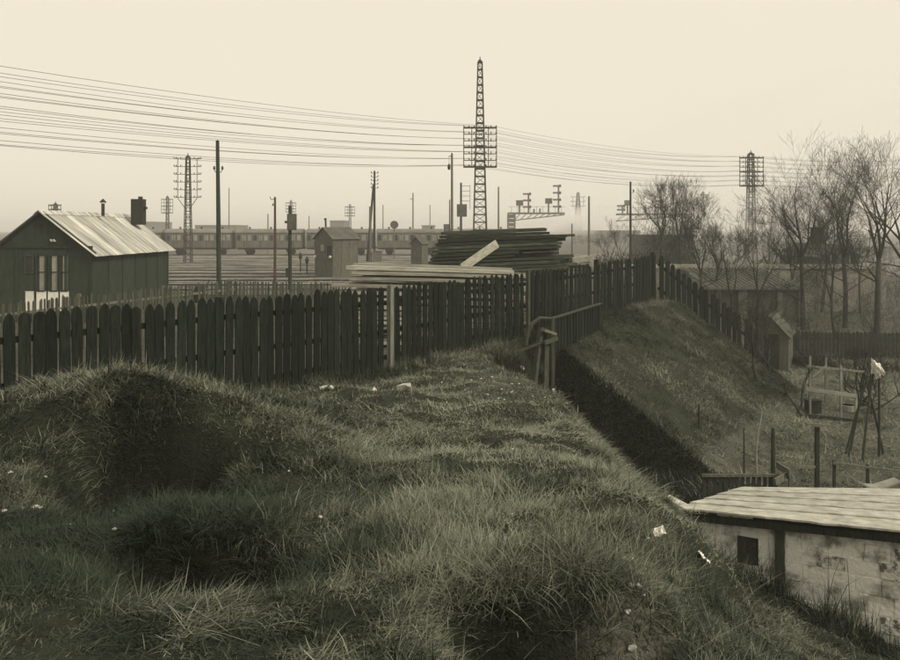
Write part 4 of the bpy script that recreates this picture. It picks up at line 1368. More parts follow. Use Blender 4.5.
# ------------------------------------------------------------------ lattice telegraph towers
def lattice(b, legs0, legs1, n, w):
    """diagonal and ring braces between four legs, given bottom and top corners"""
    for i in range(n):
        k0, k1 = i / n, (i + 1) / n
        for q in range(4):
            a0 = legs0[q].lerp(legs1[q], k0); a1 = legs0[q].lerp(legs1[q], k1)
            b0 = legs0[(q + 1) % 4].lerp(legs1[(q + 1) % 4], k0); b1 = legs0[(q + 1) % 4].lerp(legs1[(q + 1) % 4], k1)
            b.bar(a1, b1, w, w * 1.6)
            if i % 2: b.bar(a0, b1, w * 0.7, w * 0.7)
            else: b.bar(b0, a1, w * 0.7, w * 0.7)


def tower(px, Y, pytop, ztop_arm, zbot_arm, hw_, rows, label, base_w, top_w, kind=0, rz=0.0, thick=1.0, x=None, group="lattice telegraph towers", zbase=ZY):
    X = (px - HX) / F * Y if x is None else x
    H = (HY - pytop) / F * Y - zbase
    t = thing("telegraph_tower", (X, Y, zbase), label, "tower", group, rz)
    l0 = [Vector((sx * base_w / 2, sy * base_w / 2, 0)) for sx, sy in ((-1, -1), (1, -1), (1, 1), (-1, 1))]
    l1 = [Vector((sx * top_w / 2, sy * top_w / 2, H)) for sx, sy in ((-1, -1), (1, -1), (1, 1), (-1, 1))]
    for q in range(4):
        b = MB(); b.bar(l0[q], l1[q], 0.09 * thick, 0.09 * thick); b.build("tower_leg", M_STEEL, t)
    b = MB(); lattice(b, l0, l1, max(10, int(H / 0.62)), 0.05 * thick)
    o = b.build("lattice_bracing", M_STEEL, t); o["kind"] = "stuff"
    za = ztop_arm - zbase; zb_ = zbot_arm - zbase
    ins = MB()
    for r in range(rows):
        zz = za + (zb_ - za) * r / (rows - 1)
        big = kind == 0 and r in (0, rows - 1, (rows - 1) // 2 + (0 if rows % 2 else 1) - 0)
        b = MB(); b.bar((-hw_, -0.16, zz), (hw_, -0.16, zz), 0.07, (0.13 if big else 0.06) * thick); b.build("crossarm", M_STEEL, t)
        xs = (-0.97, -0.66, -0.36, 0.36, 0.66, 0.97) if kind == 0 else (-1.0, -0.84, -0.5, 0.5, 0.84, 1.0)
        for xx in xs:
            ins.tube([(xx * hw_, -0.16, zz + 0.03), (xx * hw_, -0.16, zz + 0.12), (xx * hw_, -0.16, zz + 0.20)], [0.03, 0.065, 0.045], 6)
    o = ins.build("insulators", M_INSUL, t); o["kind"] = "stuff"
    vb = (-0.985, -0.5, 0.5, 0.985) if kind == 0 else (-0.72, 0.72)
    for xx in vb:
        b = MB(); b.bar((xx * hw_, -0.24, zb_ - 0.08), (xx * hw_, -0.24, za + 0.12), 0.06 * thick, 0.06); b.build("arm_upright", M_STEEL, t)
    if kind == 1:
        for sg in (-1, 1):
            b = MB(); b.bar((sg * 0.72 * hw_, -0.24, zb_ - 0.08), (sg * base_w * 0.35, -0.2, zb_ - 1.15), 0.06, 0.06); b.build("brace", M_STEEL, t)
    b = MB(); b.tube([(0, 0, H - 0.1), (0, 0, H + 0.15), (0, 0, H + 0.2), (0, 0, H + 0.45)], [top_w * 0.5, top_w * 0.45, 0.06, 0.03], 6); b.build("finial", M_STEEL, t)
    return t


T1 = Vector((2.5, 65.0)); T2 = Vector((34.9, 90.5))
T0 = Vector((-25.4, 22.0)); T3 = Vector((77.0, 117.0))
ZT = [(6.40, 3.55), (8.5, 5.25), (8.35, 5.1), (11.2, 8.0)]
HWA = 1.38
A01 = math.atan2(T2.y - T0.y, T2.x - T0.x) - math.pi / 2
tower(480, 65, 62, ZT[1][0], ZT[1][1], HWA, 7, "tallest lattice telegraph mast, its long tip rising high above the crossarms", 1.25, 0.34, 0, 0.0, 1.15, T1.x)
tower(751, 90.5, 154, ZT[2][0], ZT[2][1], HWA, 7, "lattice telegraph mast rising behind the bare trees on the right", 0.95, 0.5, 0, 0.0, 1.2, T2.x)
tower(0, 22, 0, ZT[0][0], ZT[0][1], HWA, 7, "lattice telegraph mast beyond the left edge carrying the near wire ends", 0.9, 0.5, 0, math.radians(-30), 1.0, T0.x)
for o in [o for o in bpy.data.objects if o.name.startswith("telegraph_tower")][-1:]:
    pass
tower(0, 117, 145, ZT[3][0], ZT[3][1], HWA, 7, "lattice telegraph mast beyond the right edge of the view", 1.2, 0.75, 0, 0.2, 1.2, T3.x)
tower(188, 84, 157, (HY - 159) / F * 84, (HY - 197.5) / F * 84, 1.42, 6, "lattice telegraph mast with six stub-ended arms left of the dark near pole", 0.75, 0.36, 1, 0.05, 1.0)
tower(167.5, 175, 197, (HY - 199.5) / F * 175, (HY - 213) / F * 175, 1.3, 5, "faint distant telegraph mast just left of the six-armed one", 0.7, 0.4, 0, 0.0, 1.2)
tower(55.5, 120, 204, (HY - 205.5) / F * 120, (HY - 214) / F * 120, 0.95, 3, "small telegraph mast peeping over the ridge of the corrugated hut", 0.6, 0.35, 0, 0.0, 1.2)
tower(350, 190, 205, (HY - 207) / F * 190, (HY - 216) / F * 190, 1.2, 4, "faint distant telegraph mast above the grey track hut", 0.6, 0.35, 0, 0.0, 1.2)
tower(291, 185, 201, (HY - 203) / F * 185, (HY - 212) / F * 185, 1.2, 4, "faint distant telegraph mast behind the pole with the box", 0.6, 0.35, 0, 0.0, 1.2)
tower(578, 210, 193, (HY - 197) / F * 210, (HY - 206) / F * 210, 2.0, 3, "faint distant mast right of the left signal bridge", 2.2, 0.5, 1, 0.1, 1.6)
tower(703, 240, 192, (HY - 195) / F * 240, (HY - 206) / F * 240, 1.6, 5, "faint distant mast above the dark flat-roofed house", 0.9, 0.4, 0, 0.0, 1.3)

# wires: three of them on each of the seven arms
rowname = ["top", "second", "third", "fourth", "fifth", "sixth", "lowest"]
for r in range(7):
    for xx, wn in ((-0.97, "left end"), (-0.36, "inner left pin"), (0.66, "right half")):
        pts_ = []
        ends = []
        for (T, zz) in zip((T0, T1, T2, T3), ZT):
            ends.append(Vector((T.x + xx * HWA, T.y - 0.16, zz[0] + (zz[1] - zz[0]) * r / 6 + 0.18)))
        for (a_, c_, sg) in ((ends[0], ends[1], 0.72 + R.uniform(-.12, .12)), (ends[1], ends[2], 0.85 + R.uniform(-.12, .12)), (ends[2], ends[3], 0.9)):
            n = 18
            for q in range(n):
                k = q / n
                p = a_.lerp(c_, k); p.z -= sg * 4 * k * (1 - k); pts_.append(p)
        pts_.append(ends[3])
        b = MB(); b.tube(pts_, 0.0115, 3)
        tag(b.build("telegraph_wire", M_WIRE), "telegraph wire on the %s of the %s arm of the tall masts" % (wn, rowname[r]), "wire", "telegraph wires on the %s arms" % rowname[r])


# ------------------------------------------------------------------ poles
def pole(px, pyt, Y, d, m, label, zb=None, extras=None, lean=0.0, name="wooden_pole", cat="pole"):
    p = at(px, pyt, Y); z0 = tz(p.x, p.y) if zb is None else zb
    t = thing(name, (p.x - lean, p.y, z0), label, cat, "poles in the railway yard")
    H = p.z - z0
    b = MB(); b.tube([(0, 0, -0.3), (lean * 0.4, 0, H * 0.5), (lean, 0, H)], [d * 0.55, d * 0.5, d * 0.4], 8); b.build("shaft", m, t)
    b = MB(); b.tube([(lean, 0, H - 0.02), (lean, 0, H + 0.05)], [d * 0.44, d * 0.15], 8); b.build("cap", m, t)
    return t, H


t, H = pole(217.5, 141, 38, 0.22, M_DARKWOOD, "nearest tall dark pole with two curled insulator brackets", lean=-0.08)
zz = (HY - 170) / F * 38 - t.location.z
for sg in (-1, 1):
    b = MB(); b.tube([(-0.05, 0, zz - 0.12), (sg * 0.14 - 0.04, 0, zz - 0.1), (sg * 0.2 - 0.04, 0, zz + 0.02)], 0.018, 6); br = b.build("bracket", M_STEEL, t)
    b = MB(); b.tube([(sg * 0.2 - 0.04, 0, zz + 0.02), (sg * 0.2 - 0.04, 0, zz + 0.1), (sg * 0.2 - 0.04, 0, zz + 0.19)], [0.05, 0.06, 0.035], 8); b.build("insulator", M_INSUL, br)
t, H = pole(275, 197.5, 47, 0.16, M_RUST, "slim reddish pole with a hook at its top")
b = MB(); b.tube([(0, 0, H - 0.1), (-0.25, 0, H - 0.12), (-0.3, 0, H + 0.05)], 0.025, 6); b.build("hook", M_STEEL, t)
b = MB(); b.tube([(-0.12, 0, H - 0.5), (-0.12, 0, H - 0.35)], [0.05, 0.03], 6); b.build("insulator", M_INSUL, t)
t, H = pole(290, 206, 45, 0.21, M_DARKWOOD, "stout dark post carrying a metal box beside the slim reddish pole")
zz = (HY - 222) / F * 45 - t.location.z
b = MB(); b.box((0.14, -0.15, zz), (0.52, 0.22, 0.95)); bxo = b.build("relay_box", M_SIGNALPALE, t)
b = MB(); b.box((0.14, -0.27, zz), (0.42, 0.02, 0.82)); b.build("door", M_SIGNALPALE, bxo)
b = MB(); b.tube([(-0.12, 0, zz), (-0.3, 0, zz)], 0.07, 8); b.build("lamp", M_IRON, t)
b = MB(); b.box((-0.14, 0, 1.35), (0.18, 0.2, 0.5)); b.build("lever_box", M_IRON, t)
p = at(374, 171, 88); t, H = pole(374.5, 171, 88, 0.26, M_DARKWOOD, "tall telegraph pole propped by a leaning strut, in the middle distance")
b = MB(); b.tube([(-0.85, 0, 0), (-0.1, 0, H * 0.86)], [0.15, 0.12], 8); b.build("strut", M_DARKWOOD, t)
b = MB(); b.tube([(-0.45, -0.3, 0), (-0.45, -0.3, H * 0.62)], [0.17, 0.13], 8); b.build("second_shaft", M_GREYWOOD, t)
for k in range(5):
    zz = H - 0.25 - k * 0.42
    b = MB(); b.bar((-0.33, -0.12, zz), (0.4, -0.12, zz), 0.05, 0.05); b.build("crossarm", M_STEEL, t)
    for sx in (-0.33, 0.4):
        b = MB(); b.tube([(sx, -0.12, zz), (sx, -0.12, zz + 0.2)], [0.07, 0.05], 6); b.build("insulator", M_INSUL, t)
b = MB(); b.box((0.35, -0.3, 0.75), (1.0, 0.5, 1.5)); b.box((0.35, -0.3, 1.52), (1.1, 0.6, 0.06)); b.build("cabinet", M_GREYWOOD, t)
t, H = pole(413, 193, 120, 0.22, M_GREYWOOD, "thin hazy pole standing over the small gabled hut")
b = MB(); b.box((-0.2, 0, H - 0.9), (0.5, 0.06, 0.1)); b.build("crossarm", M_STEEL, t)
t, H = pole(452, 153.5, 58, 0.19, M_GREYWOOD, "tall pole with a hanging lamp left of the tallest mast")
zz = (HY - 165) / F * 58 - t.location.z
b = MB(); b.tube([(0, 0, H - 0.2), (-0.25, 0, H - 0.2)], 0.03, 6); b.build("lamp_arm", M_STEEL, t)
b = MB(); b.tube([(-0.22, 0, zz - 0.35), (-0.22, 0, zz - 0.1), (-0.22, 0, zz + 0.1)], [0.09, 0.12, 0.04], 8); b.build("lamp", M_IRON, t)
b = MB(); b.tube([(-0.22, 0, zz + 0.1), (-0.22, 0, H - 0.2)], 0.012, 4); b.build("lamp_cord", M_STEEL, t)
pole(449.7, 200, 57, 0.10, M_RUST, "short rust red pole next to the pole with the hanging lamp")
t, H = pole(461, 183, 78, 0.24, M_STEEL, "grey signal post with a square board left of the tallest mast", name="signal_post", cat="signal")
zz = (HY - 210.5) / F * 78 - t.location.z
b = MB(); b.box((0.08, -0.2, zz), (1.0, 0.12, 1.25)); b.box((0.08, -0.27, zz), (0.8, 0.02, 1.05)); b.build("signal_board", M_SIGNALPALE, t)
for k in range(4):
    b = MB(); b.bar((0.1, 0, H - 0.3 - k * 0.5), (0.9, 0, H - 0.3 - k * 0.5), 0.04, 0.04); b.build("step_arm", M_STEEL, t)
b = MB(); b.bar((0.9, 0, H - 2.6), (0.9, 0, H - 0.2), 0.04, 0.04); b.build("arm_upright", M_STEEL, t)
t, H = pole(394.3, 226, 95, 0.16, M_GREYWOOD, "short hazy post with a round signal disc above the carriages", name="signal_post", cat="signal")
b = MB(); b.tube([(0, -0.1, H + 0.15), (0, 0, H + 0.15)], 0.5, 14); b.build("disc", M_SIGNALPALE, t)
t, H = pole(447, 226, 105, 0.16, M_GREYWOOD, "short hazy post with a square signal box near the lamp pole", name="signal_post", cat="signal")
b = MB(); b.box((0, -0.1, H - 0.3), (0.9, 0.15, 1.1)); b.box((0, -0.2, H - 0.3), (0.7, 0.03, 0.9)); b.build("signal_board", M_SIGNALPALE, t)
for px, pyt, Y, d, lab in ((498.5, 187, 105, 0.24, "bare thin pole right of the tallest mast"), (572, 224, 62, 0.12, "thin short pole behind the ragged timber ends"), (589, 196.5, 72, 0.21, "bare pole in the haze right of the timber stack"),
                           (229, 188, 160, 0.22, "faint thin pole beyond the carriages right of the near dark pole"), (268, 214, 140, 0.25, "faint short pole beyond the carriages left of the reddish pole"), (383, 205, 150, 0.22, "faint thin pole right of the propped telegraph pole"),
                           (430, 205, 170, 0.25, "faint pole far beyond the small gabled hut"), (309, 216, 160, 0.22, "faint pole far behind the grey track hut"), (673, 186, 120, 0.25, "thin pole rising from the right signal bridge")):
    pole(px, pyt, Y, d, M_GREYWOOD, lab)
t, H = pole(630.5, 182, 66, 0.20, M_DARKWOOD, "dark pole standing in front of the right signal bridge")
b = MB(); b.tube([(0, 0, H - 0.95), (0.22, 0, H - 0.95), (0.25, 0, H - 0.8)], 0.02, 6); b.build("bracket", M_STEEL, t)
b = MB(); b.tube([(0.25, 0, H - 0.85), (0.25, 0, H - 0.62)], [0.07, 0.05], 6); b.build("insulator", M_INSUL, t)
# low point signals and yard odds and ends
for px, py, Y, h_, lab in ((300.5, 259, 66, 1.4, "small ground signal with a pointed top left of the grey track hut"), (307, 263, 64, 1.1, "thin iron stake beside the small ground signal")):
    p = at(px, py, Y); z0 = tz(p.x, p.y)
    t = thing("ground_signal", (p.x, p.y, z0), lab, "signal")
    b = MB(); b.tube([(0, 0, 0), (0, 0, h_)], 0.06, 6); b.build("stem", M_IRON, t)
    b = MB(); b.tube([(0, 0, h_ - 0.05), (0, 0, h_ + 0.25), (0, 0, h_ + 0.55)], [0.12, 0.16, 0.02], 8); b.build("lamp", M_IRON, t)
p = at(200, 288, 41); z0 = tz(p.x, p.y)
t = thing("point_lever", (p.x, p.y, z0), "dark rounded point lever box beside the corrugated hut", "lever")
b = MB(); b.tube([(0, 0, 0), (0, 0, 0.55), (0, 0, 0.85), (0, 0, 0.95)], [0.32, 0.36, 0.25, 0.05], 10); b.build("housing", M_IRON, t)
b = MB(); b.tube([(0.1, 0, 0.3), (0.5, 0, 1.2)], 0.03, 6); b.build("lever", M_IRON, t)


# ------------------------------------------------------------------ signal bridges
M_GANTRY = mat("weathered_gantry_steel", (0.15, 0.148, 0.125), (0.10, 0.10, 0.085), 3, (1, 1, 1), 0.7, 0, 0.1)


def gantry(pxa, pxb, py, pyb, Y, label, posts, mast_left=True):
    p = at(pxa, py, Y)
    zb = ZY - 0.4
    t = thing("signal_bridge", (p.x, p.y, zb), label, "signal bridge", "signal bridges")
    H = p.z - zb; L = (pxb - pxa) / F * Y; dpt = (pyb - py) / F * Y
    for yy in (-0.8, 0.8):
        b = MB(); b.bar((0, yy, H), (L, yy, H), 0.14, 0.22); b.build("top_beam", M_GANTRY, t)
        b = MB(); b.bar((0, yy, H - dpt), (L, yy, H - 0.22), 0.12, 0.16); b.build("bottom_beam", M_GANTRY, t)
        n = 9
        for k in range(n):
            x0_, x1_ = L * k / n, L * (k + 1) / n
            za_ = H - dpt + (dpt - 0.22) * k / n; zb_ = H - dpt + (dpt - 0.22) * (k + 1) / n
            b = MB(); b.bar((x0_, yy, za_), (x1_, yy, H), 0.06, 0.06); b.build("diagonal", M_GANTRY, t)
    b = MB(); b.box((L / 2, 0, H + 0.14), (L, 1.6, 0.05)); b.build("walkway", M_GANTRY, t)
    for k in range(9):
        b = MB(); b.bar((L * (k + 0.5) / 9, -0.8, H + 0.16), (L * (k + 0.5) / 9, -0.8, H + 1.1), 0.05, 0.05); b.build("railing_post", M_GANTRY, t)
    b = MB(); b.bar((0, -0.8, H + 1.1), (L, -0.8, H + 1.1), 0.05, 0.05); b.build("handrail", M_GANTRY, t)
    mw = 1.1
    for xx in (0.0, mw) if mast_left else (L, L - mw):
        for yy in (-0.75, 0.75):
            b = MB(); b.bar((xx, yy * 0.98, 0), (xx, yy * 0.98, H - 0.1), 0.16, 0.16); b.build("mast_leg", M_GANTRY, t)
    b = MB()
    for k in range(10):
        xa = 0.0 if mast_left else L - mw
        b.box((xa + mw / 2, -0.75, (k + 0.5) * H / 10.2), (mw - 0.17, 0.06, H / 10.2 - 0.12))
    o = b.build("mast_plating", M_SIGNALPALE, t); o["kind"] = "stuff"
    for (px, pyt, arms, board) in posts:
        x = (px - pxa) / F * Y; hh = (py - pyt) / F * Y
        b = MB(); b.tube([(x, 0, H), (x, 0, H + hh)], 0.14, 8); b.build("signal_mast", M_GANTRY, t)
        for k in range(arms):
            zz = H + hh - 0.15 - k * (hh - 0.5) / max(arms - 0.3, 1)
            b = MB(); b.bar((x + 0.15, -0.2, zz), (x - 0.95, -0.2, zz - 0.02), 0.06, 0.30); b.build("semaphore_arm", M_GANTRY, t)
            b = MB(); b.box((x + 0.25, -0.1, zz), (0.3, 0.2, 0.42)); b.build("signal_lamp", M_IRON, t)
        if board:
            b = MB(); b.box((x, -0.25, H + hh), (1.15, 0.1, 0.9)); b.box((x, -0.31, H + hh), (0.95, 0.02, 0.7)); b.build("signal_board", M_SIGNALPALE, t)
    return t


gantry(508, 564, 213.5, 221, 128, "left signal bridge with semaphore arms standing in the haze over the timber stack", [(519.5, 203, 0, True), (528.5, 193, 3, False), (534, 209, 0, False), (548.5, 201, 0, True), (558.5, 185, 4, False), (540, 208.5, 0, False)])
gantry(617, 690, 214.5, 221, 128, "right signal bridge partly hidden by bare branches and a dark pole", [(622.5, 205, 2, False), (627.5, 203, 0, True), (645, 206, 0, False), (661, 200, 2, False), (676, 202, 1, False)], False)

# ------------------------------------------------------------------ buildings beyond the gardens
def gz_(x, y): return tz(x, y)


M_RIBDIM = mat("dull_rib", (0.19, 0.19, 0.165), (0.11, 0.11, 0.095), 2, (1, 1, 1), 0.8, 0, 0.15)
# long low workshop with a ribbed roof
yb0 = 50.0
wx0, wx1 = (676 - HX) / F * yb0, (800 - HX) / F * yb0
wk = thing("workshop", (wx0, yb0, -6.1), "long low workshop with pale ribs on its roof behind the gardens", "building")
Lx = wx1 - wx0
ev = (HY - 289) / F * yb0 + 6.1; rg = (HY - 268) / F * 56 + 6.1
edges = [0, (718 - HX) / F * yb0 - wx0, (742 - HX) / F * yb0 - wx0, (779 - HX) / F * yb0 - wx0, Lx]
for i in range(4):
    b = MB(); b.box(((edges[i] + edges[i + 1]) / 2, 0.15, ev / 2), (edges[i + 1] - edges[i] - 0.32, 0.3, ev)); b.build("wall_bay", M_RENDERDIM, wk)
for i, e in enumerate(edges):
    b = MB(); b.box((e, 0.08, ev / 2), (0.32 if i != 2 else 0.55, 0.5, ev - 0.02)); b.build("pilaster", M_RENDERDIM if i in (0, 4) else mat("pilaster_render", (0.17, 0.165, 0.14), None, 1, (1, 1, 1), 0.9, 0, 0.1), wk)
b = MB(); b.bar((-0.4, -0.25, ev + 0.05), (Lx + 0.4, -0.25, ev + 0.05), 0.16, 0.14); b.build("gutter", M_RIBDIM, wk)
b = MB(); quad_slab(b, Vector((-0.4, -0.2, ev + 0.1)), Vector((Lx + 0.4, -0.2, ev + 0.1)), Vector((Lx + 0.4, 6, rg)), Vector((-0.4, 6, rg)), 0.1); b.build("roof", M_ROOFGREY, wk)
for i in range(26):
    x = -0.2 + i * (Lx + 0.3) / 26
    if 5 < i < 9 and i != 7: continue
    b = MB(); b.bar((x, -0.15, ev + 0.14), (x, 5.9, rg + 0.04), 0.07, 0.06); b.build("roof_rib", M_RIBDIM if i > 10 or i in (2, 7) else M_ROOFGREY, wk)
b = MB(); b.bar((-3, 6.3, rg + 0.1), (Lx + 9, 6.3, rg + 0.1), 0.3, 0.3); b.build("parapet_coping", M_RIB, wk)
b = MB(); b.box((Lx / 2 + 3, 6.35, rg / 2), (Lx + 12, 0.2, rg)); b.build("back_wall", M_RENDER, wk)


def house(px0, px1, pyt, Y, depth, zb, label, mw, rows=0, cols=0, roof="flat", mroof=None, chim=0, wincol=None):
    X0, X1 = (px0 - HX) / F * Y, (px1 - HX) / F * Y
    w = X1 - X0; H = (HY - pyt) / F * Y - zb
    t = thing("house", ((X0 + X1) / 2, Y, zb), label, "house", "houses beyond the gardens")
    b = MB()
    if roof == "gable":
        b.prism([(-w / 2, 0), (w / 2, 0), (w / 2, H * 0.8), (0, H), (-w / 2, H * 0.8)], 0, depth)
    else:
        b.box((0, depth / 2, H / 2), (w, depth, H))
    b.build("wall", mw, t)
    if roof == "gable":
        for sg in (-1, 1):
            b = MB(); b.bar((sg * (w / 2 + 0.25), depth / 2, H * 0.8 - 0.03), (sg * 0.02, depth / 2, H + 0.10), depth + 0.5, 0.12); b.build("roof_slope", mroof or M_ROOFGREY, t)
    else:
        b = MB(); b.box((0, depth / 2, H + 0.1), (w + 0.4, depth + 0.4, 0.2)); b.build("cornice", mroof or M_ROOFGREY, t)
    for c in range(chim):
        b = MB(); b.box(((c + 0.5) / chim * w * 0.8 - w * 0.4, depth * 0.5, H + 0.8), (0.9, 0.6, 1.3)); ch_ = b.build("chimney", M_BRICKDARK, t)
        b = MB(); b.box(((c + 0.5) / chim * w * 0.8 - w * 0.4, depth * 0.5, H + 1.5), (1.05, 0.75, 0.12)); b.build("chimney_cap", M_BRICKDARK, ch_)
    for r in range(rows):
        for c in range(cols):
            x = -w / 2 + w * (c + 0.5) / cols; z = H * (0.86 if roof == "flat" else 0.7) - r * 3.0
            if z < 1.2: continue
            b = MB(); b.box((x, -0.01, z), (0.95, 0.05, 1.6)); wn = b.build("window", wincol or M_GLASSDARK, t)
            b = MB(); b.box((x, -0.06, z - 0.86), (1.2, 0.14, 0.1)); b.build("sill", M_RIB, wn)
            b = MB(); b.box((x, -0.045, z), (0.06, 0.03, 1.58)); b.build("glazing_bar", M_RIB, wn)
    return t


house(650, 694, 237, 78, 9, -5.0, "dark flat-roofed house behind bare trees right of the fence corner", M_BRICKDARK, 1, 3, "flat", M_BRICKDARK, 0)
house(821, 859, 246, 64, 8, -6.0, "dark narrow gabled house between the bare trees at right", M_RENDERDIM, 2, 2, "gable", M_ROOFGREY, 1)
house(800, 826, 252, 88, 10, -5.4, "pale house front showing left of the dark narrow gabled house", M_RENDER, 2, 2, "flat", None, 0)
house(862, 930, 250, 88, 10, -5.4, "pale house front at the right edge behind bare trees", M_RENDER, 2, 4, "flat", None, 0)
house(705, 742, 247, 120, 12, -4.5, "hazy low house left of the right-hand mast", M_RENDER, 1, 3, "gable", None, 0)
house(760, 800, 243, 125, 12, -4.5, "hazy grey house right of the right-hand mast", M_RENDER, 1, 3, "gable", None, 0)
house(195, 236, 225.5, 330, 20, -4.0, "very faint long shed roof on the skyline above the carriages", M_RENDERDIM, 0, 0, "flat")
house(330, 344, 221, 300, 16, -4.0, "very faint block on the skyline behind the grey track hut", M_RENDERDIM, 0, 0, "flat")
house(422, 434, 226, 190, 12, -4.0, "faint flat block on the skyline above the small gabled hut", M_RENDERDIM, 0, 0, "flat")
house(40, 150, 222, 380, 30, -4.0, "very faint long building on the skyline behind the corrugated hut", M_RENDERDIM, 0, 0, "flat")
house(590, 640, 231, 260, 25, -4.0, "very faint long shed in the haze between the signal bridges", M_RENDERDIM, 0, 0, "flat")

# garden cabin with a pitched roof at the end of the stepping fence
gc = at(772, 335, 34.0)
cb = thing("garden_cabin", (gc.x, gc.y, tz(gc.x, gc.y)), "small garden cabin with a pitched roof at the foot of the stepping fence", "cabin", rz=math.radians(-28))
e_, r_ = (HY - 333) / F * 34 - gc.z * 0 - tz(gc.x, gc.y), (HY - 314) / F * 34 - tz(gc.x, gc.y)
b = MB(); b.prism([(-0.75, 0), (0.75, 0), (0.75, e_), (0, r_ - 0.05), (-0.75, e_)], -1.1, 1.1); b.build("wall", M_GREYWOOD, cb)
for sg in (-1, 1):
    b = MB(); b.bar((sg * 0.85, 0, e_ - 0.06), (sg * 0.012, 0, r_ + 0.02), 2.5, 0.05); b.build("roof_slope", M_SLAT, cb)
b = MB(); b.box((0.1, -1.12, 0.75), (0.6, 0.04, 1.5)); b.box((0.3, -1.15, 0.75), (0.05, 0.03, 0.08)); b.build("door", M_DARKWOOD, cb)

# garden board fence at the back with a toothed top
p0, p1 = at(789, 331, 35.6), at(935, 333, 35.0)
gb = thing("board_fence", (p0.x, p0.y, tz(p0.x, p0.y)), "dark board fence with a toothed top at the back of the gardens", "fence")
Lb = (p1 - p0).length; nb = int(Lb / 0.17)
bmz = [picket_mesh(0.15, 1.5, 0.02, 0.07, "board", M_DARKWOOD), picket_mesh(0.155, 1.46, 0.02, 0.06, "board", M_DARKWOOD)]
ang = math.atan2(p1.y - p0.y, p1.x - p0.x)
for i in range(nb):
    p = p0.lerp(p1, (i + 0.5) / nb); link("board", R.choice(bmz), gb, Vector((p.x, p.y, p.z - 1.48 + R.gauss(0, 0.012))) - gb.location, (0, 0, ang))
for dz in (-0.35, -1.2):
    b = MB(); b.bar(p0 - gb.location + Vector((0, 0.04, dz)), p1 - gb.location + Vector((0, 0.04, dz)), 0.05, 0.08); b.build("fence_rail", M_DARKWOOD, gb)


# ------------------------------------------------------------------ bare trees
def grow(b, p, d, L, r, depth, rr, maxd, tips):
    n = 3 if depth < 2 else 2
    pts_ = [p]; rad = [r]
    cur = p; dd = d
    for i in range(n):
        dd = (dd + Vector((rr.gauss(0, 0.13), rr.gauss(0, 0.13), rr.gauss(0.05, 0.09)))).normalized()
        cur = cur + dd * L / n
        pts_.append(cur); rad.append(max(r * (1 - 0.42 * (i + 1) / n), 0.0048))
    b.tube(pts_, rad, 6 if depth < 1 else (4 if depth < 3 else 3), False)
    if depth >= maxd:
        return
    kids = rr.choice((3, 3, 4)) if depth < maxd - 1 else rr.choice((3, 4, 5))
    for k in range(kids):
        f = rr.uniform(0.35, 1.0) if k else 1.0
        j = min(int(f * n), n - 1); q = pts_[j].lerp(pts_[j + 1], f * n - j)
        ax = dd.orthogonal().normalized(); ax.rotate(Matrix.Rotation(rr.uniform(0, 6.28), 3, dd))
        ang_ = rr.uniform(0.35, 0.85) if k else rr.uniform(0.05, 0.3)
        nd = (dd * math.cos(ang_) + ax * math.sin(ang_)); nd.z += 0.12; nd.normalize()
        grow(b, q, nd, L * rr.uniform(0.55, 0.82), rad[min(j + 1, n)] * rr.uniform(0.55, 0.8), depth + 1, rr, maxd, tips)


def bare_tree(px, Y, H, r, seed, label, maxd=5, fork=0.35, lean=0.0, group="bare trees beyond the gardens", name="bare_tree", stems=1, z0=None):
    x = (px - HX) / F * Y; zb = tz(x, Y) if z0 is None else z0
    t = thing(name, (x, Y, zb), label, "tree", group)
    rr = random.Random(seed)
    tr = MB(); cr = MB()
    for s_ in range(stems):
        off = Vector((rr.gauss(0, 0.06), rr.gauss(0, 0.06), 0)) if stems > 1 else Vector((0, 0, 0))
        top = off + Vector((lean + rr.gauss(0, 0.12 * stems), rr.gauss(0, 0.1 * stems), H * fork))
        mid = off.lerp(top, 0.5) + Vector((rr.gauss(0, 0.05), rr.gauss(0, 0.05), 0))
        tr.tube([off + Vector((0, 0, -0.15)), off + Vector((0, 0, 0.1)), mid, top], [r * 1.35, r * 1.1, r * 0.9, r * 0.78], 8)
        for k in range(3 if stems == 1 else 2):
            a = rr.uniform(0, 6.28) if stems > 1 else k * 2.1 + rr.uniform(-0.5, 0.5)
            sp = rr.uniform(0.18, 0.5)
            d = Vector((math.cos(a) * sp, math.sin(a) * sp, 1)).normalized()
            grow(cr, top - Vector((0, 0, 0.05)), d, H * (1 - fork) * rr.uniform(0.34, 0.42), r * 0.62, 1, rr, maxd, None)
        # low side limbs
        for k in range(3 if maxd > 3 else 1):
            a = rr.uniform(0, 6.28); q = mid.lerp(top, rr.uniform(-0.4, 0.9))
            grow(cr, q, Vector((math.cos(a), math.sin(a), rr.uniform(0.15, 0.6))).normalized(), H * 0.17, r * 0.3, 2, rr, maxd, None)
    tr.build("trunk", M_BARK, t, True)
    o = cr.build("crown", M_BARK, t)
    return t


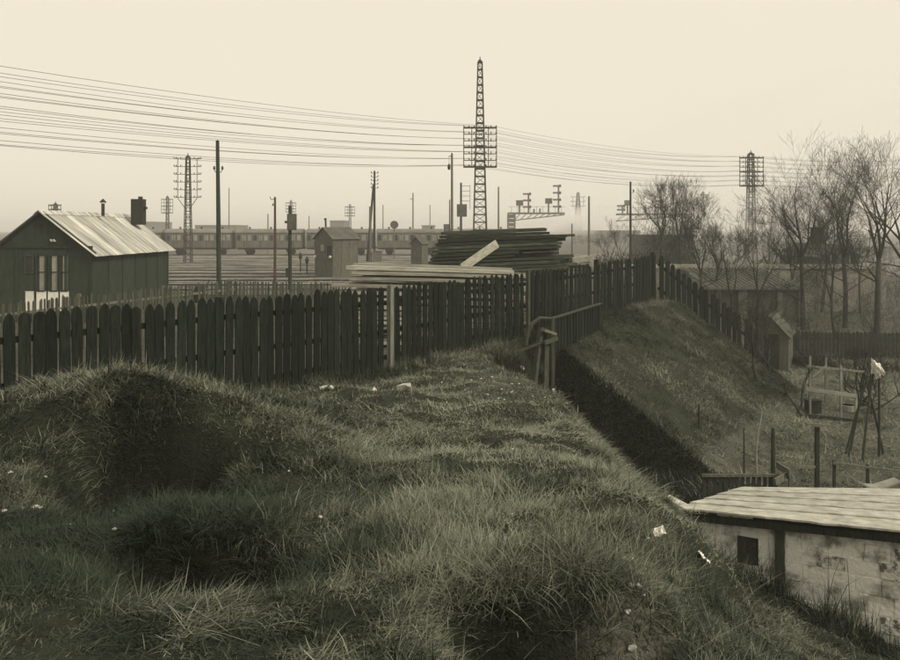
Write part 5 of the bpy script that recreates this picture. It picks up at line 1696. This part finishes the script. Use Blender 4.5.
bare_tree(845, 47, 11.2, 0.15, 5, "broad bare tree with the widest crown at the right", 6, 0.38)
bare_tree(803, 46, 10.2, 0.14, 9, "slender bare tree with a straight trunk left of the broad one", 6, 0.42)
bare_tree(877, 43, 10.6, 0.17, 14, "bare tree with a dark thick trunk at the right edge", 6, 0.40)
bare_tree(822, 56, 9.6, 0.12, 23, "thinner bare tree behind the slender straight-trunked one", 6, 0.35)
bare_tree(905, 46, 10.5, 0.15, 27, "bare tree just past the right edge reaching into view", 6, 0.38)
bare_tree(788, 60, 8.2, 0.12, 31, "bare tree behind the workshop roof right of the mast", 5, 0.35)
bare_tree(662, 48, 5.9, 0.10, 37, "small bare tree against the right signal bridge", 6, 0.36)
bare_tree(680, 60, 7.2, 0.10, 41, "bare tree in front of the dark flat-roofed house", 6, 0.3)
bare_tree(712, 52, 6.8, 0.09, 47, "spindly bare tree leaning right before the hazy houses", 4, 0.4, 0.5)
bare_tree(690, 70, 7.2, 0.10, 53, "bushy bare tree at the right side of the dark flat-roofed house", 6, 0.25)
bare_tree(722, 66, 6.2, 0.08, 59, "low bare tree left of the right-hand mast", 5, 0.3)
bare_tree(772, 72, 6.0, 0.09, 61, "low bare tree just right of the right-hand mast", 5, 0.3)
bare_tree(607, 62, 4.4, 0.06, 67, "tiny bare shrub behind the far end of the fence", 5, 0.25)
bare_tree(622, 70, 5.2, 0.06, 71, "low bare shrub beside the dark pole near the fence corner", 5, 0.2)
for i, (px, Y, H, lab) in enumerate(((700, 45, 6.0, "bare tree before the left end of the workshop roof"), (730, 47, 6.5, "bare tree before the middle of the workshop roof"), (757, 46, 7.0, "bare tree before the right part of the workshop roof"),
                                     (790, 52, 8.5, "bare tree at the right end of the workshop"), (860, 55, 9.5, "bare tree behind the broad one, before the pale house"), (835, 42, 7.0, "young bare tree before the dark narrow house"))):
    bare_tree(px, Y, H, 0.08, 200 + i, lab, 6, 0.3)
# garden fruit trees and saplings
bare_tree(756, 25.8, 3.0, 0.055, 73, "stocky small fruit tree at the foot of the embankment", 4, 0.25, 0, "small trees in the gardens", "fruit_tree")
bare_tree(767, 27.5, 2.9, 0.03, 79, "bushy many-stemmed shrub right of the stocky fruit tree", 4, 0.22, 0, "small trees in the gardens", "garden_shrub", 4)
bare_tree(801, 24.6, 2.5, 0.03, 83, "pair of dark saplings left of the wooden garden frame", 3, 0.3, 0, "small trees in the gardens", "sapling", 2)
bare_tree(862, 26, 2.4, 0.03, 89, "twiggy shrub behind the bean poles", 4, 0.3, 0, "small trees in the gardens", "garden_shrub", 4)
bare_tree(874, 25, 2.2, 0.03, 97, "twiggy shrub at the right edge beyond the bean poles", 4, 0.3, 0, "small trees in the gardens", "garden_shrub", 4)
bare_tree(818, 33, 2.6, 0.035, 101, "thin shrub growing behind the wooden garden frame", 4, 0.3, 0, "small trees in the gardens", "garden_shrub", 3)
bare_tree(868, 34, 3.0, 0.04, 103, "small fruit tree in front of the toothed board fence", 4, 0.35, 0, "small trees in the gardens", "fruit_tree", 1)


# leafy scraps: pale hedge in the back garden and dark scrub
def scrub(name, n, fx, tone, label, L=0.25, w=0.03):
    x, y, zoff = fx(n)
    return blades(name, x, y, terrain(x, y) + zoff, NP.uniform(0.4, 1.0, n) * L, np.full(n, w), 2 * np.pi * NP.random(n), np.abs(NP.normal(0.7, 0.5, n)), NP.normal(0.6, 0.8, n), np.array(tone) * NP.uniform(0.5, 1.4, (n, 1)), label, 2)


scrub("hedge", 4200, lambda n: ((NP.uniform(835, 930, n) - HX) / F * 33.0, 33.0 + NP.normal(0, 0.3, n), NP.uniform(0, 0.35, n)), (0.20, 0.195, 0.155), "pale dry hedge before the toothed board fence")
scrub("hedge", 3000, lambda n: ((NP.uniform(797, 835, n) - HX) / F * 34.0, 34.0 + NP.normal(0, 0.4, n), NP.uniform(0, 0.4, n)), (0.05, 0.055, 0.04), "dark low hedge left of the pale dry one")
scrub("scrub", 7000, lambda n: (lambda yy: ((NP.uniform(640, 930, n) - HX) / F * yy, yy, NP.uniform(0, 1.0, n) ** 2 * 2.2))(NP.uniform(66, 105, n)), (0.07, 0.072, 0.058), "dark scrub and brush among the far houses", 0.9, 0.10)
scrub("scrub", 2200, lambda n: (lambda yy: ((NP.uniform(596, 650, n) - HX) / F * yy, yy, NP.uniform(0, 1.0, n) ** 2 * 1.5))(NP.uniform(55, 80, n)), (0.05, 0.052, 0.04), "low scrub beyond the corner of the fence", 0.7, 0.08)

scrub("undergrowth", 5200, lambda n: (lambda yy: ((NP.uniform(792, 940, n) - HX) / F * yy, yy, NP.uniform(0, 1.0, n) ** 1.6 * 2.6))(NP.uniform(43, 60, n)), (0.075, 0.077, 0.062), "tangled bare undergrowth between the trees behind the garden fence", 0.9, 0.022)
scrub("undergrowth", 6000, lambda n: (lambda yy: ((NP.normal(676, 17, n) - HX) / F * yy, yy, NP.uniform(0, 1.0, n) ** 1.2 * 5.2))(NP.uniform(58, 74, n)), (0.034, 0.037, 0.028), "dark bushy thicket beside the flat-roofed house right of the fence corner", 0.8, 0.04)
# growth on the steep end of the embankment; its near-black tone paints the trench shade
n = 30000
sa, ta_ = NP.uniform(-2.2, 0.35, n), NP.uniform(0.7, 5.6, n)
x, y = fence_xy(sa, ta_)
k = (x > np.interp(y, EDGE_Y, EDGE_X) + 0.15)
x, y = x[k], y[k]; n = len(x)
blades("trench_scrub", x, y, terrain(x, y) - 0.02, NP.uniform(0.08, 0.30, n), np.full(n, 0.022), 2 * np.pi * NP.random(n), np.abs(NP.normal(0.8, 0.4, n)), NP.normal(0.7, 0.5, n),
       np.array([0.014, 0.020, 0.013]) * NP.uniform(0.5, 1.5, (n, 1)), "ivy and scrub on the steep face above the trench, coloured dark for its shade", 2)


# ------------------------------------------------------------------ locomotive steam
def steam(px, py, Y, rx, ry, rz, dens, label, seed):
    b = bmesh.new(); bmesh.ops.create_icosphere(b, subdivisions=3, radius=1.0)
    me = bpy.data.meshes.new("steam"); b.to_mesh(me); b.free()
    m = bpy.data.materials.new("steam"); m.use_nodes = True
    t = m.node_tree
    for q in list(t.nodes): t.nodes.remove(q)
    o_ = t.nodes.new("ShaderNodeOutputMaterial"); v_ = t.nodes.new("ShaderNodeVolumePrincipled")
    v_.inputs["Color"].default_value = (0.99, 0.985, 0.98, 1)
    tc = t.nodes.new("ShaderNodeTexCoord")
    ln_ = t.nodes.new("ShaderNodeVectorMath"); ln_.operation = 'LENGTH'
    nz = t.nodes.new("ShaderNodeTexNoise"); nz.inputs["Scale"].default_value = 1.7; nz.inputs["Detail"].default_value = 4; nz.noise_dimensions = '4D'; nz.inputs["W"].default_value = seed
    t.links.new(tc.outputs["Object"], ln_.inputs[0]); t.links.new(tc.outputs["Object"], nz.inputs["Vector"])
    f1 = t.nodes.new("ShaderNodeMath"); f1.operation = 'MULTIPLY_ADD'; f1.inputs[1].default_value = 2.6; f1.inputs[2].default_value = -0.62
    t.links.new(nz.outputs[0], f1.inputs[0])
    f2 = t.nodes.new("ShaderNodeMath"); f2.operation = 'SUBTRACT'
    t.links.new(f1.outputs[0], f2.inputs[0]); t.links.new(ln_.outputs["Value"], f2.inputs[1])
    f3 = t.nodes.new("ShaderNodeMath"); f3.operation = 'MULTIPLY'; f3.inputs[1].default_value = dens; f3.use_clamp = False
    mx = t.nodes.new("ShaderNodeMath"); mx.operation = 'MAXIMUM'; mx.inputs[1].default_value = 0.0
    t.links.new(f2.outputs[0], mx.inputs[0]); t.links.new(mx.outputs[0], f3.inputs[0])
    t.links.new(f3.outputs[0], v_.inputs["Density"])
    t.links.new(v_.outputs[0], o_.inputs["Volume"])
    me.materials.append(m)
    o = link("steam", me, None, at(px, py, Y)); o.scale = (rx, ry, rz)
    o.rotation_euler = (0, math.radians(-18), 0)
    return tag(o, label, "steam", kind="stuff")


steam(480, 231, 128, 135, 44, 13.4, 0.0075, "thin smoke lying over the far side of the yard", 7.7)
steam(772, 238, 84, 52, 32, 9.5, 0.042, "thin smoke drifting between the far houses and trees on the right", 2.9)
steam(572, 224, 150, 10.5, 4.5, 4.2, 0.9, "white steam drifting behind the left signal bridge", 1.3)
steam(708, 229, 155, 8.5, 4.0, 3.6, 0.9, "white steam hanging right of the dark flat-roofed house", 4.1)
# ------------------------------------------------------------------ haze
b = MB(); b.box((0, 1000, 3.75), (3200, 2600, 23.5))
hz = b.build("haze", None)
hm = bpy.data.materials.new("haze"); hm.use_nodes = True
ht = hm.node_tree
for n_ in list(ht.nodes): ht.nodes.remove(n_)
ho = ht.nodes.new("ShaderNodeOutputMaterial"); pv = ht.nodes.new("ShaderNodeVolumePrincipled")
pv.inputs["Color"].default_value = (0.985, 0.975, 0.965, 1)
pv.inputs["Density"].default_value = 0.0012
pv.inputs["Anisotropy"].default_value = 0.1
ht.links.new(pv.outputs[0], ho.inputs["Volume"])
hz.data.materials.clear(); hz.data.materials.append(hm)
tag(hz, "pale smoky air hanging over the yard and gardens", "haze", kind="stuff")
